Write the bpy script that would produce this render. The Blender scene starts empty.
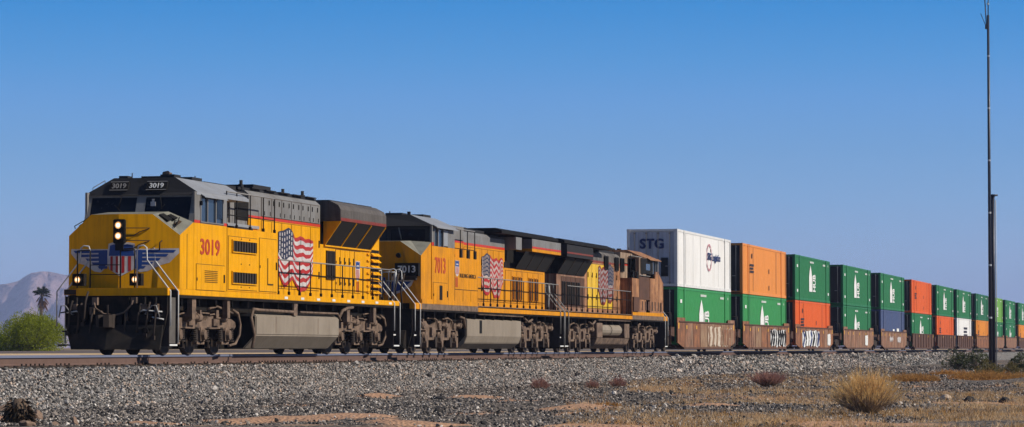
import bpy, bmesh, math, random
import numpy as np
from mathutils import Vector, Matrix
R = math.radians
scene = bpy.context.scene
COL = scene.collection
rnd = random.Random(7)

# ------------------------------------------------------------------ camera
FPX = 2900.0
HEAD = math.atan(716 / FPX)
TILT = math.atan(134.5 / FPX)
cam_d = bpy.data.cameras.new("camera")
cam_d.sensor_width = 36.0
cam_d.lens = 36.0 * FPX / 1024
cam_d.clip_start = 0.5
cam_d.clip_end = 40000
cam = bpy.data.objects.new("camera", cam_d)
cam.location = (0, -28.3, 0.18)
cam.rotation_euler = (R(90) + TILT, 0, HEAD - R(90))
COL.objects.link(cam)
scene.camera = cam

# ------------------------------------------------------------------ sky, sun, exposure
SUN_EL = R(36)
SUN_AZ = math.atan2(0.035, -0.999)          # clockwise from +Y
world = bpy.data.worlds.new("World")
scene.world = world
world.use_nodes = True
wn, wl = world.node_tree.nodes, world.node_tree.links
wn.clear()
sky = wn.new("ShaderNodeTexSky")
sky.sky_type = 'NISHITA'
sky.sun_disc = False
sky.sun_elevation = SUN_EL
sky.sun_rotation = SUN_AZ
sky.altitude = 300
sky.air_density = 1.0
sky.dust_density = 0.3
sky.ozone_density = 3.0
tc = wn.new("ShaderNodeTexCoord")
mp = wn.new("ShaderNodeMapping"); mp.vector_type = 'POINT'
mp.inputs['Scale'].default_value = (1, 1, 4.0)      # the clear desert sky deepens quickly above the horizon
wl.new(tc.outputs['Generated'], mp.inputs['Vector'])
wl.new(mp.outputs['Vector'], sky.inputs['Vector'])
# clear dry air: pale blue low down, deepening quickly upward, the same all round
sz = wn.new("ShaderNodeSeparateXYZ"); wl.new(tc.outputs['Generated'], sz.inputs[0])
gr = wn.new("ShaderNodeValToRGB"); wl.new(sz.outputs['Z'], gr.inputs[0])
SKY = [(0.0, (.265,.385,.600)), (.0165, (.300,.455,.690)), (.032, (.275,.448,.705)), (.051, (.205,.418,.715)), (.068, (.150,.375,.705)), (.0855, (.108,.345,.735)),
       (.099, (.062,.315,.720)), (.118, (.016,.265,.690)), (.24, (.024,.095,.25)), (1.0, (.016,.05,.13))]
el_ = gr.color_ramp.elements
el_[0].position, el_[1].position = 0.0, 1.0
for p_, c_ in SKY[1:-1]: el_.new(p_)
for e_, (p_, c_) in zip(el_, SKY): e_.position = p_; e_.color = (*c_, 1)
up10 = wn.new("ShaderNodeVectorMath"); up10.operation = 'SCALE'; up10.inputs['Scale'].default_value = 10.0
wl.new(gr.outputs['Color'], up10.inputs[0])
mx = wn.new("ShaderNodeMix"); mx.data_type = 'RGBA'; mx.inputs['Factor'].default_value = 0.92
wl.new(sky.outputs['Color'], mx.inputs[6]); wl.new(up10.outputs[0], mx.inputs[7])
bg = wn.new("ShaderNodeBackground")
bg.inputs['Strength'].default_value = 0.1
wl.new(mx.outputs[2], bg.inputs['Color'])
wo = wn.new("ShaderNodeOutputWorld")
wl.new(bg.outputs['Background'], wo.inputs['Surface'])

sun_d = bpy.data.lights.new("sun", 'SUN')
sun_d.energy = 4.7
sun_d.angle = R(0.53)
sun_d.color = (1.0, 0.93, 0.82)
sun = bpy.data.objects.new("sun", sun_d)
sdir = Vector((math.sin(SUN_AZ) * math.cos(SUN_EL), math.cos(SUN_AZ) * math.cos(SUN_EL), math.sin(SUN_EL)))
sun.rotation_euler = sdir.to_track_quat('Z', 'Y').to_euler()
sun.location = (60, -120, 120)
COL.objects.link(sun)

vs = scene.view_settings
vs.view_transform = 'Standard'
vs.look = 'None'
vs.gamma = 1
vs.exposure = 0.07
vs.use_curve_mapping = False
scene.cycles.use_denoising = True
scene.cycles.max_bounces = 6
scene.cycles.volume_bounces = 1

# ------------------------------------------------------------------ materials
def srgb(r, g, b):
    f = lambda c: (c / 255 / 12.92) if c / 255 <= 0.04045 else ((c / 255 + 0.055) / 1.055) ** 2.4
    return (f(r), f(g), f(b), 1)

def mat(name, col, rough=0.6, metal=0.0, dirt=0.0, dirt_col=(0.12, 0.09, 0.06, 1), scale=1.5,
        streak=0.0, streak_col=None, bump=0.0, bump_scale=40, spec=0.3, var=0.0, sr=(0.46, 0.70), dr=(0.42, 0.75)):
    m = bpy.data.materials.new(name)
    m.use_nodes = True
    n, l = m.node_tree.nodes, m.node_tree.links
    b = n["Principled BSDF"]
    b.inputs['Roughness'].default_value = rough
    b.inputs['Metallic'].default_value = metal
    b.inputs['Specular IOR Level'].default_value = spec
    if len(col) == 3: col = (*col, 1)
    c = n.new("ShaderNodeRGB"); c.outputs[0].default_value = col
    out = c.outputs[0]
    t = n.new("ShaderNodeTexCoord")
    def noise(sc, vec, det=6, rg=0.6):
        x = n.new("ShaderNodeTexNoise"); x.inputs['Scale'].default_value = sc
        x.inputs['Detail'].default_value = det; x.inputs['Roughness'].default_value = rg
        l.new(vec, x.inputs['Vector']); return x.outputs['Fac']
    def ramp(f, a, bb, hi):
        x = n.new("ShaderNodeMapRange"); x.inputs['From Min'].default_value = a; x.inputs['From Max'].default_value = bb
        x.inputs['To Max'].default_value = hi; l.new(f, x.inputs['Value']); return x.outputs['Result']
    def mix(a, bcol, f):
        x = n.new("ShaderNodeMix"); x.data_type = 'RGBA'
        l.new(f, x.inputs['Factor']); l.new(a, x.inputs[6])
        if isinstance(bcol, tuple): x.inputs[7].default_value = bcol if len(bcol) == 4 else (*bcol, 1)
        else: l.new(bcol, x.inputs[7])
        return x.outputs[2]
    if var:
        h = n.new("ShaderNodeHueSaturation")
        l.new(out, h.inputs['Color'])
        l.new(ramp(noise(scale * 3, t.outputs['Object'], 8), 0.3, 0.7, 2 * var), n.new("ShaderNodeMath").inputs[0])
        a = [x for x in n if x.bl_idname == "ShaderNodeMath"][-1]
        a.operation = 'ADD'; a.inputs[1].default_value = 1 - var
        l.new(a.outputs[0], h.inputs['Value']); out = h.outputs['Color']
    if dirt:
        out = mix(out, dirt_col, ramp(noise(scale, t.outputs['Object'], 9, 0.65), dr[0], dr[1], dirt))
    if streak:
        s = n.new("ShaderNodeMapping"); s.inputs['Scale'].default_value = (7, 7, 0.4)
        l.new(t.outputs['Object'], s.inputs['Vector'])
        out = mix(out, streak_col or dirt_col, ramp(noise(1.0, s.outputs['Vector'], 7, 0.7), sr[0], sr[1], streak))
    l.new(out, b.inputs['Base Color'])
    if bump:
        bp = n.new("ShaderNodeBump"); bp.inputs['Strength'].default_value = bump; bp.inputs['Distance'].default_value = 0.02
        l.new(noise(bump_scale, t.outputs['Object'], 5), bp.inputs['Height']); l.new(bp.outputs['Normal'], b.inputs['Normal'])
    if rough < 0.75:
        l.new(ramp(noise(scale * 4, t.outputs['Object'], 5), 0.25, 0.8, 1.0), n.new("ShaderNodeMath").inputs[0])
        a = [x for x in n if x.bl_idname == "ShaderNodeMath"][-1]
        a.operation = 'MULTIPLY_ADD'; a.inputs[1].default_value = 0.3; a.inputs[2].default_value = max(0.05, rough - 0.12)
        l.new(a.outputs[0], b.inputs['Roughness'])
    return m

def emis(name, col, s):
    m = bpy.data.materials.new(name); m.use_nodes = True
    b = m.node_tree.nodes["Principled BSDF"]
    b.inputs['Base Color'].default_value = (*col, 1)
    b.inputs['Emission Color'].default_value = (*col, 1); b.inputs['Emission Strength'].default_value = s
    return m

M = {}
M['yellow'] = mat('armour_yellow_paint', (0.77, 0.352, 0.002), 0.5, dirt=0.35, dirt_col=(0.42, 0.17, 0.008, 1), streak=0.40, streak_col=(0.30, 0.12, 0.01, 1), scale=0.9, spec=0.06)
M['yellow2'] = mat('worn_yellow_paint', (0.68, 0.27, 0.006), 0.6, spec=0.08, dirt=0.5, dirt_col=(0.28, 0.12, 0.03, 1), streak=0.5, scale=0.8, sr=(.44, .70), dr=(.44, .70))
M['tanpale'] = mat('chalky_faded_cab_paint', (0.40, 0.29, 0.205), 0.8, dirt=0.8, dirt_col=(0.19, 0.105, 0.06, 1), streak=0.9, streak_col=(0.075, 0.055, 0.045, 1), scale=2.2, sr=(.42, .66), dr=(.40, .64))
M['yellow3'] = mat('bright_door_yellow', (0.78, 0.48, 0.02), 0.5, dirt=0.3, streak=0.4, streak_col=(0.2, 0.12, 0.05, 1))
M['tan'] = mat('sun_bleached_body_paint', (0.52, 0.255, 0.115), 0.75, dirt=0.8, dirt_col=(0.22, 0.085, 0.035, 1), streak=0.92, streak_col=(0.06, 0.037, 0.028, 1), scale=2.2, sr=(.42, .66), dr=(.38, .62))
M['grey'] = mat('body_grey_paint', (0.205, 0.20, 0.195), 0.6, dirt=0.6, dirt_col=(0.10, 0.085, 0.07, 1), streak=0.35, scale=1.2)
M['grey_dark'] = mat('dark_roof_paint', (0.030, 0.030, 0.033), 0.75, spec=0.12, dirt=0.5, dirt_col=(0.03, 0.027, 0.025, 1), scale=1.2)
M['grey_light'] = mat('anti_glare_grey_paint', (0.215, 0.21, 0.175), 0.75, spec=0.1, dirt=0.7, dirt_col=(0.10, 0.09, 0.07, 1), scale=3)
M['soot'] = mat('soot_stained_grey', (0.095, 0.083, 0.075), 0.7, dirt=0.7, dirt_col=(0.035, 0.028, 0.025, 1), streak=0.6, streak_col=(0.16, 0.145, 0.13, 1), scale=1.2)
M['sootlight'] = mat('sooty_pale_grey', (0.20, 0.18, 0.16), 0.75, dirt=0.85, dirt_col=(0.05, 0.04, 0.035, 1), streak=0.8, streak_col=(0.06, 0.05, 0.045, 1), scale=2, sr=(.42, .66), dr=(.4, .62))
M['bluegrey'] = mat('cab_roof_grey_paint', (0.27, 0.28, 0.30), 0.5, dirt=0.4, dirt_col=(0.14, 0.12, 0.1, 1), scale=1.5)
M['black'] = mat('black_paint', (0.010, 0.0095, 0.009), 0.75, spec=0.15, dirt=0.4, dirt_col=(0.035, 0.028, 0.022, 1), scale=2)
M['blackmet'] = mat('greasy_black_steel', (0.010, 0.0095, 0.009), 0.8, spec=0.1, dirt=0.6, dirt_col=(0.06, 0.042, 0.03, 1), scale=2.5, bump=0.3)
M['panelgrey'] = mat('dusty_panel_paint', (0.11, 0.10, 0.09), 0.8, dirt=0.6, dirt_col=(0.05, 0.04, 0.035, 1), scale=3)
M['ploughpaint'] = mat('scuffed_plough_paint', (0.022, 0.02, 0.018), 0.8, dirt=0.8, dirt_col=(0.055, 0.042, 0.033, 1), scale=2.5, spec=0.1, bump=0.3)
M['screen'] = mat('radiator_mesh', (0.010, 0.010, 0.010), 0.8, dirt=0.3, dirt_col=(0.022, 0.02, 0.018, 1), scale=6)
M['seam'] = mat('dark_panel_gap', (0.05, 0.027, 0.01), 0.8)
M['red'] = mat('red_stripe_paint', (0.55, 0.03, 0.012), 0.5, dirt=0.3, streak=0.3)
M['red_dull'] = mat('sooty_red_stripe', (0.20, 0.025, 0.015), 0.6, dirt=0.6)
M['redtext'] = mat('red_number_paint', (0.42, 0.03, 0.012), 0.5, dirt=0.3, dirt_col=(0.5, 0.2, 0.02, 1), scale=5)
M['white'] = mat('white_paint', (0.72, 0.72, 0.70), 0.5, dirt=0.35, dirt_col=(0.35, 0.30, 0.24, 1), scale=3)
M['silver'] = mat('grab_rail_aluminium_paint', (0.55, 0.55, 0.54), 0.45, dirt=0.3, scale=4)
M['rail_grey'] = mat('grey_handrail_paint', (0.26, 0.25, 0.24), 0.5, dirt=0.4, scale=4)
M['blue'] = mat('navy_blue_paint', (0.012, 0.028, 0.12), 0.5, dirt=0.2, scale=4)
M['blue2'] = mat('emblem_blue_paint', (0.01, 0.05, 0.22), 0.5, dirt=0.2, scale=4)
M['flagred'] = mat('flag_red_paint', (0.40, 0.018, 0.016), 0.55, dirt=0.35, dirt_col=(0.25, 0.1, 0.08, 1), scale=3)
M['flagwhite'] = mat('flag_white_paint', (0.58, 0.54, 0.52), 0.55, dirt=0.75, dirt_col=(0.20, 0.15, 0.17, 1), scale=2.2)
M['flagblue'] = mat('flag_blue_paint', (0.018, 0.024, 0.055), 0.55, dirt=0.3, scale=3)
M['flagfaded'] = mat('faded_flag_white', (0.46, 0.38, 0.34), 0.6, dirt=0.8, dirt_col=(0.30, 0.15, 0.10, 1), scale=3)
M['flagdirty'] = mat('grimy_flag_white', (0.30, 0.25, 0.24), 0.6, dirt=0.8, dirt_col=(0.10, 0.07, 0.075, 1), scale=3)
M['glass'] = mat('cab_window_glass', (0.004, 0.006, 0.012), 0.18, spec=0.22)
M['glassb'] = mat('side_window_glass', (0.02, 0.035, 0.06), 0.08, spec=0.8)
M['dust'] = mat('dusty_brown_steel', (0.20, 0.135, 0.095), 0.85, dirt=1.0, dirt_col=(0.022, 0.016, 0.013, 1), scale=3.2, bump=0.4)
M['dustd'] = mat('dark_dusty_shaded_steel', (0.045, 0.032, 0.025), 0.85, dirt=0.8, dirt_col=(0.02, 0.016, 0.014, 1), scale=2.5, bump=0.4)  # also on truck pieces below the frame, whose shade is put into the colour
M['tank'] = mat('dusty_tank_paint', (0.27, 0.225, 0.175), 0.75, dirt=0.5, dirt_col=(0.15, 0.115, 0.08, 1), streak=0.35, streak_col=(0.13, 0.10, 0.075, 1), scale=1.0)
M['wheel'] = mat('wheel_steel', (0.038, 0.028, 0.023), 0.7, dirt=0.6, dirt_col=(0.16, 0.11, 0.075, 1), scale=4)
M['rust'] = mat('rusty_well_car_paint', (0.25, 0.105, 0.058), 0.85, dirt=0.9, dirt_col=(0.09, 0.042, 0.028, 1), streak=0.75, streak_col=(0.36, 0.24, 0.16, 1), scale=1.8, bump=0.2, sr=(.42, .62), dr=(.40, .60))
M['rust_b'] = mat('orange_rust_paint', (0.34, 0.145, 0.065), 0.85, dirt=0.85, dirt_col=(0.13, 0.06, 0.04, 1), streak=0.6, streak_col=(0.12, 0.06, 0.04, 1), scale=1.6, bump=0.2, sr=(.42, .62), dr=(.40, .60))
M['rust_c'] = mat('faded_tan_paint', (0.32, 0.21, 0.13), 0.85, dirt=0.7, dirt_col=(0.18, 0.08, 0.045, 1), streak=0.5, streak_col=(0.14, 0.08, 0.055, 1), scale=1.6, bump=0.2, sr=(.42, .62), dr=(.40, .60))
M['rust_d'] = mat('dark_brown_paint', (0.10, 0.048, 0.032), 0.85, dirt=0.7, dirt_col=(0.05, 0.03, 0.022, 1), streak=0.4, streak_col=(0.16, 0.08, 0.05, 1), scale=1.2, bump=0.2, sr=(.42, .62), dr=(.40, .60))
M['palespray'] = mat('faded_pale_spray_paint', (0.66, 0.58, 0.47), 0.8, dirt=0.7, dirt_col=(0.30, 0.18, 0.11, 1), streak=0.6, streak_col=(0.20, 0.10, 0.06, 1), scale=2.5, sr=(.44, .62))
M['reflect'] = mat('yellow_reflector', (0.85, 0.45, 0.02), 0.4)
def cont(name, col, d=0.2, dc=(0.1, 0.08, 0.05, 1)):
    return mat(name, col, 0.5, dirt=d, dirt_col=dc, streak=d, streak_col=dc, scale=0.6, spec=0.3)
M['c_green'] = cont('green_container_paint', (0.018, 0.17, 0.055), 0.22, (0.03, 0.10, 0.05, 1))
M['c_green2'] = cont('light_green_container_paint', (0.035, 0.26, 0.07), 0.25, (0.06, 0.18, 0.06, 1))
M['c_lime'] = cont('lime_container_paint', (0.16, 0.38, 0.06), 0.25, (0.1, 0.2, 0.05, 1))
M['c_green_dk'] = cont('deep_green_container_paint', (0.016, 0.135, 0.055), 0.25, (0.02, 0.08, 0.05, 1))
M['c_orange'] = cont('faded_orange_container_paint', (0.74, 0.265, 0.05), 0.3, (0.52, 0.2, 0.06, 1))
M['c_orange2'] = cont('bright_orange_container_paint', (0.70, 0.115, 0.012), 0.25, (0.4, 0.08, 0.02, 1))
M['c_amber'] = cont('amber_container_paint', (0.70, 0.25, 0.02), 0.25, (0.4, 0.15, 0.02, 1))
M['c_white'] = cont('white_container_paint', (0.80, 0.79, 0.77), 0.25, (0.5, 0.45, 0.38, 1))
M['c_blue'] = cont('blue_container_paint', (0.055, 0.085, 0.19), 0.3, (0.12, 0.1, 0.1, 1))
M['c_end_shade'] = cont('shaded_dirty_container_end', (0.022, 0.02, 0.018), 0.5, (0.05, 0.035, 0.022, 1))  # near-black puts the end's shade into its colour, with faint brown dirt
M['c_endw'] = cont('white_container_end_shaded', (0.50, 0.52, 0.58), 0.5, (0.12, 0.12, 0.13, 1))  # greyer, bluer white: shade on this end is put into the colour, dirt besides
M['logo'] = mat('white_logo_paint', (0.80, 0.80, 0.77), 0.5, dirt=0.2, scale=3)
M['ringred'] = mat('pale_red_ring_print', (0.50, 0.24, 0.26), 0.5)
M['darktext'] = mat('dark_lettering', (0.03, 0.025, 0.03), 0.6)
M['railtop'] = mat('rail_steel_sky_tint', (0.17, 0.185, 0.26), 0.5, metal=0.2, scale=3)  # blue of the reflected sky is put into the steel colour
M['railside'] = mat('rusty_rail_side', (0.135, 0.083, 0.066), 0.9, dirt=0.6, dirt_col=(0.09, 0.05, 0.04, 1), scale=2.5, bump=0.3)
M['sleeper'] = mat('weathered_sleeper', (0.06, 0.045, 0.035), 0.9, dirt=0.5, scale=4, bump=0.5)
M['pole'] = mat('dark_pole_paint', (0.012, 0.016, 0.032), 0.45, spec=0.5)
M['galv_lit_edge'] = mat('pale_band_and_lit_edge', (0.42, 0.44, 0.46), 0.5)

# ------------------------------------------------------------------ mesh helpers
class MB:
    def __init__(s): s.v, s.f, s.m, s.sm = [], [], [], []
    def add(s, vs_, fs, m=0, smooth=False):
        o = len(s.v); s.v += [tuple(p) for p in vs_]
        for f in fs:
            s.f.append(tuple(o + i for i in f)); s.m.append(m); s.sm.append(smooth)
        return s
    def box(s, x0, x1, y0, y1, z0, z1, m=0):
        if x0 > x1: x0, x1 = x1, x0
        if y0 > y1: y0, y1 = y1, y0
        if z0 > z1: z0, z1 = z1, z0
        return s.add([(x0,y0,z0),(x1,y0,z0),(x1,y1,z0),(x0,y1,z0),(x0,y0,z1),(x1,y0,z1),(x1,y1,z1),(x0,y1,z1)],
              [(0,3,2,1),(4,5,6,7),(0,1,5,4),(1,2,6,5),(2,3,7,6),(3,0,4,7)], m)
    def prism(s, poly, axis, a0, a1, m=0):
        if a0 > a1: a0, a1 = a1, a0
        n = len(poly)
        put = {'x': lambda p, a: (a, p[0], p[1]), 'y': lambda p, a: (p[0], a, p[1]), 'z': lambda p, a: (p[0], p[1], a)}[axis]
        area = sum(poly[i][0]*poly[(i+1)%n][1]-poly[(i+1)%n][0]*poly[i][1] for i in range(n))
        if (area > 0) == (axis == 'y'): poly = poly[::-1]
        vs_ = [put(p, a0) for p in poly] + [put(p, a1) for p in poly]
        fs = [tuple(range(n))[::-1], tuple(range(n, 2*n))] + [(i, (i+1) % n, n+(i+1) % n, n+i) for i in range(n)]
        return s.add(vs_, fs, m)
    def tube(s, pts, r, n=6, m=0, r1=None, cap=True):
        pts = [Vector(p) for p in pts]; k = len(pts); vs_ = []
        prev = None
        for i, p in enumerate(pts):
            d = (pts[min(i+1, k-1)] - pts[max(i-1, 0)]).normalized()
            a = Vector((0,0,1)) if abs(d.z) < 0.9 else Vector((1,0,0))
            if prev is not None and prev.cross(d).length > 0.05: pass
            u = d.cross(a).normalized()
            if prev is not None:
                w = prev - d * prev.dot(d)
                if w.length > 1e-3: u = w.normalized()
            prev = u
            w = d.cross(u)
            rr = r if r1 is None else r + (r1 - r) * i / max(1, k-1)
            for j in range(n):
                t = 2*math.pi*j/n
                vs_.append(p + (u*math.cos(t) + w*math.sin(t)) * rr)
        fs = [(i*n+j, i*n+(j+1) % n, (i+1)*n+(j+1) % n, (i+1)*n+j) for i in range(k-1) for j in range(n)]
        s.add(vs_, fs, m, n > 4)
        if cap:
            o = len(s.v) - k*n
            s.f.append(tuple(o+j for j in range(n))[::-1]); s.m.append(m); s.sm.append(False)
            s.f.append(tuple(o+(k-1)*n+j for j in range(n))); s.m.append(m); s.sm.append(False)
        return s
    def lathe(s, c, axis, prof, n=16, m=0):      # prof: (offset along axis, radius)
        vs_ = []
        for a, rr in prof:
            for j in range(n):
                t = 2*math.pi*j/n; p, q = math.cos(t)*rr, math.sin(t)*rr
                vs_.append({'x': (c[0]+a, c[1]+p, c[2]+q), 'y': (c[0]+p, c[1]+a, c[2]+q), 'z': (c[0]+p, c[1]+q, c[2]+a)}[axis])
        k = len(prof)
        fs = [(i*n+j, i*n+(j+1) % n, (i+1)*n+(j+1) % n, (i+1)*n+j) for i in range(k-1) for j in range(n)]
        fs += [tuple(range(n))[::-1], tuple((k-1)*n+j for j in range(n))]
        return s.add(vs_, fs, m, False)
    def islands(s):
        root = list(range(len(s.v)))
        def find(i):
            while root[i] != i: root[i] = root[root[i]]; i = root[i]
            return i
        for f in s.f:
            for k in f[1:]: root[find(k)] = find(f[0])
        out = {}
        for f, m, q in zip(s.f, s.m, s.sm): out.setdefault(find(f[0]), []).append((f, m, q))
        res = []
        for L in out.values():
            ids = sorted({i for f, _, _ in L for i in f}); mp_ = {i: k for k, i in enumerate(ids)}
            mb = MB(); mb.v = [s.v[i] for i in ids]; mb.f = [tuple(mp_[i] for i in f) for f, _, _ in L]; mb.m = [m for _, m, _ in L]; mb.sm = [q for _, _, q in L]
            res.append(mb)
        return res
    def build_each(s, name, mats, parent=None, **k):
        """separate pieces become separate objects of the same name"""
        return [q.build(name, mats, parent, **k) for q in s.islands()]
    def build(s, name, mats, parent=None, loc=None, recalc=True, bevel=0, flat=False):
        me = bpy.data.meshes.new(name)
        me.from_pydata(s.v, [], s.f)
        mats = mats if isinstance(mats, (list, tuple)) else [mats]
        for x in mats: me.materials.append(M[x] if isinstance(x, str) else x)
        me.polygons.foreach_set('material_index', s.m)
        me.polygons.foreach_set('use_smooth', [False if flat else q for q in s.sm])
        if recalc or bevel:
            bm = bmesh.new(); bm.from_mesh(me)
            if bevel:
                es = [e for e in bm.edges if len(e.link_faces) == 2 and e.calc_face_angle(0) > 0.5]
                bmesh.ops.bevel(bm, geom=es, offset=bevel, segments=2, affect='EDGES', clamp_overlap=True)
            bmesh.ops.recalc_face_normals(bm, faces=bm.faces)
            bm.to_mesh(me); bm.free()
        me.update()
        return link(name, me, parent, loc)

def link(name, me, parent=None, loc=None):
    o = bpy.data.objects.new(name, me); COL.objects.link(o)
    if parent is not None: o.parent = parent
    if loc is not None: o.location = loc
    return o

def tag(o, label=None, cat=None, group=None, kind=None):
    if label: o['label'] = label
    if cat: o['category'] = cat
    if group: o['group'] = group
    if kind: o['kind'] = kind
    return o

def thing(name, label, cat, loc=(0,0,0), rz=0, group=None, kind=None):
    o = bpy.data.objects.new(name, None); COL.objects.link(o)
    o.empty_display_size = 0.5
    o.location = loc; o.rotation_euler = (0, 0, rz)
    return tag(o, label, cat, group, kind)

def copy_tree(o, parent=None):
    c = o.copy(); COL.objects.link(c); c.parent = parent
    for ch in o.children: copy_tree(ch, c)
    return c

# text is turned into plain meshes once, before the scene gets heavy
TXT = {}
def text_mesh(s, bold=0.0, space=1.0):
    key = (s, bold, space)
    if key in TXT: return TXT[key]
    cu = bpy.data.curves.new("lettering", 'FONT'); cu.body = s; cu.size = 1; cu.extrude = 0.006
    cu.offset = bold; cu.resolution_u = 3; cu.space_character = space
    cu.align_x = 'CENTER'; cu.align_y = 'CENTER'
    o = bpy.data.objects.new("lettering", cu); COL.objects.link(o)
    me = bpy.data.meshes.new_from_object(o.evaluated_get(bpy.context.evaluated_depsgraph_get()))
    bpy.data.objects.remove(o); bpy.data.curves.remove(cu)
    n = len(me.vertices); a = np.zeros(n*3); me.vertices.foreach_get('co', a); a = a.reshape(-1, 3)
    lo, hi = a.min(0), a.max(0)
    a[:, :2] = (a[:, :2] - (lo+hi)[:2]/2) / (hi-lo)[:2]          # unit width and height
    me.vertices.foreach_set('co', a.ravel()); me.update()
    TXT[key] = me
    return me
for s_ in (('3019', .02), ('7013', .02), ('STG', .035), ('STG Logistics', .03), ('BUILDING AMERICA', .01), ('HUB', .03)):
    text_mesh(*s_)

def put_text(s, m, name, parent, c, w, h, facing, bold=None):
    key = [k for k in TXT if k[0] == s][0]
    me = TXT[key].copy(); me.materials.clear(); me.materials.append(M[m] if isinstance(m, str) else m)
    o = link(name, me, parent, c)
    o.rotation_euler = {'-y': (R(90), 0, 0), '+y': (R(90), 0, R(180)), '-x': (R(90), 0, R(-90)), '+x': (R(90), 0, R(90))}[facing]
    o.scale = (w, h, 1)
    return o

# image pixel -> place on a plane of the site (used only to read positions off the photograph)
_h = Vector((math.cos(HEAD), math.sin(HEAD), 0)); _r = Vector((math.sin(HEAD), -math.cos(HEAD), 0)); _z = Vector((0,0,1))
_f = _h*math.cos(TILT) + _z*math.sin(TILT); _u = -_h*math.sin(TILT) + _z*math.cos(TILT)
CAMP = Vector((0, -28.3, 0.18))
def ray(px, py): return _f + _r*((px-512)/FPX) + _u*((213.5-py)/FPX)
def ground_at(px, py, z=-1.12):
    d = ray(px, py); return CAMP + d*((z-CAMP.z)/d.z)
def at_dist(px, dist, z=0):
    d = ray(px, 348); d.z = 0; d.normalize(); p = CAMP + d*dist; p.z = z; return p

# ================================================================== GROUND, BALLAST, TRACK
nrng = np.random.default_rng(11)
def vnoise(x, y, seed=0):
    """cheap smooth value noise"""
    xi, yi = np.floor(x).astype(int), np.floor(y).astype(int)
    xf, yf = x - xi, y - yi
    xf, yf = xf*xf*(3-2*xf), yf*yf*(3-2*yf)
    def hsh(a, b):
        q = np.sin(a*127.1 + b*311.7 + seed*74.7)*43758.5453
        return q - np.floor(q)
    return (hsh(xi, yi)*(1-xf) + hsh(xi+1, yi)*xf)*(1-yf) + (hsh(xi, yi+1)*(1-xf) + hsh(xi+1, yi+1)*xf)*yf
def fbm(x, y, o=4, seed=0):
    t, a = 0, 0.5
    for i in range(o):
        t = t + a*vnoise(x*2**i, y*2**i, seed+i); a *= 0.5
    return t

SH_Z, GR_Z = -0.33, -1.12          # ballast shoulder and desert floor, measured from the rail head
# low banks of bare tan soil on the desert floor: x, y, half length along the line of sight's left-right, half depth, height
MOUNDS = []
for (px, py), w, d, h in (((482, 400), .85, 1.8, .09), ((520, 404), .75, 1.4, .07), ((378, 400), .55, 1.5, .07), ((575, 412), .8, 1.2, .08), ((712, 410), .6, 1.0, .07),
        ((600, 427), .9, 1.0, .07), ((250, 424), .9, 1.0, .06), ((335, 424), 1.1, 1.2, .09), ((150, 427), .8, .8, .04), ((420, 427), .9, 1.0, .06), ((860, 426), 1.4, 1.0, .04), ((980, 405), 1.1, 2.4, .05), ((10, 424), .5, .8, .05)):
    q_ = ground_at(px, py); MOUNDS.append((q_.x, q_.y, w, d, h*1.25))
def soil_mask(x, y):
    t = np.zeros(np.shape(x))
    for mx_, my_, w, d, h in MOUNDS:
        a = ((x-mx_)*_r.x + (y-my_)*_r.y)/w; b = ((x-mx_)*_h.x + (y-my_)*_h.y)/d
        t = np.maximum(t, np.exp(-(a*a+b*b)**1.3))
    return t
def mound_z(x, y):
    t = np.zeros(np.shape(x))
    for mx_, my_, w, d, h in MOUNDS:
        a = ((x-mx_)*_r.x + (y-my_)*_r.y)/w; b = ((x-mx_)*_h.x + (y-my_)*_h.y)/d
        t = t + h*np.exp(-(a*a+b*b)**1.3)
    return t
def ground_z(x, y):
    x, y = np.asarray(x, float), np.asarray(y, float)
    toe = -4.35 + 0.5*(fbm(x/3, x*0+1.3, 3, 3)-0.45)
    sh = -2.55
    t = np.clip((y - toe)/(sh - toe), 0, 1)
    near = GR_Z + (SH_Z - GR_Z)*t
    und = (fbm(x/7, y/3.5, 4, 9) - 0.45)*0.30 + (fbm(x/1.6, y/1.2, 3, 5)-0.45)*0.10
    near = near + np.where(t <= 0, und*np.clip((toe - y)/1.2, 0, 1), 0)
    near = near + mound_z(x, y)*(t <= 0)*(.7+.6*fbm(x*3, y*3, 2, 8))
    far = np.where(y > 1.6, SH_Z + np.clip((y-1.6)/1.6, 0, 1)*0.285, SH_Z)
    far = np.where(y > 3.2, -0.045 + (fbm(x/15, y/9, 2, 21)-0.4)*0.03*np.clip((y-5)/8, 0, 1), far)
    return np.where(y < sh, near, far)

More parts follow.
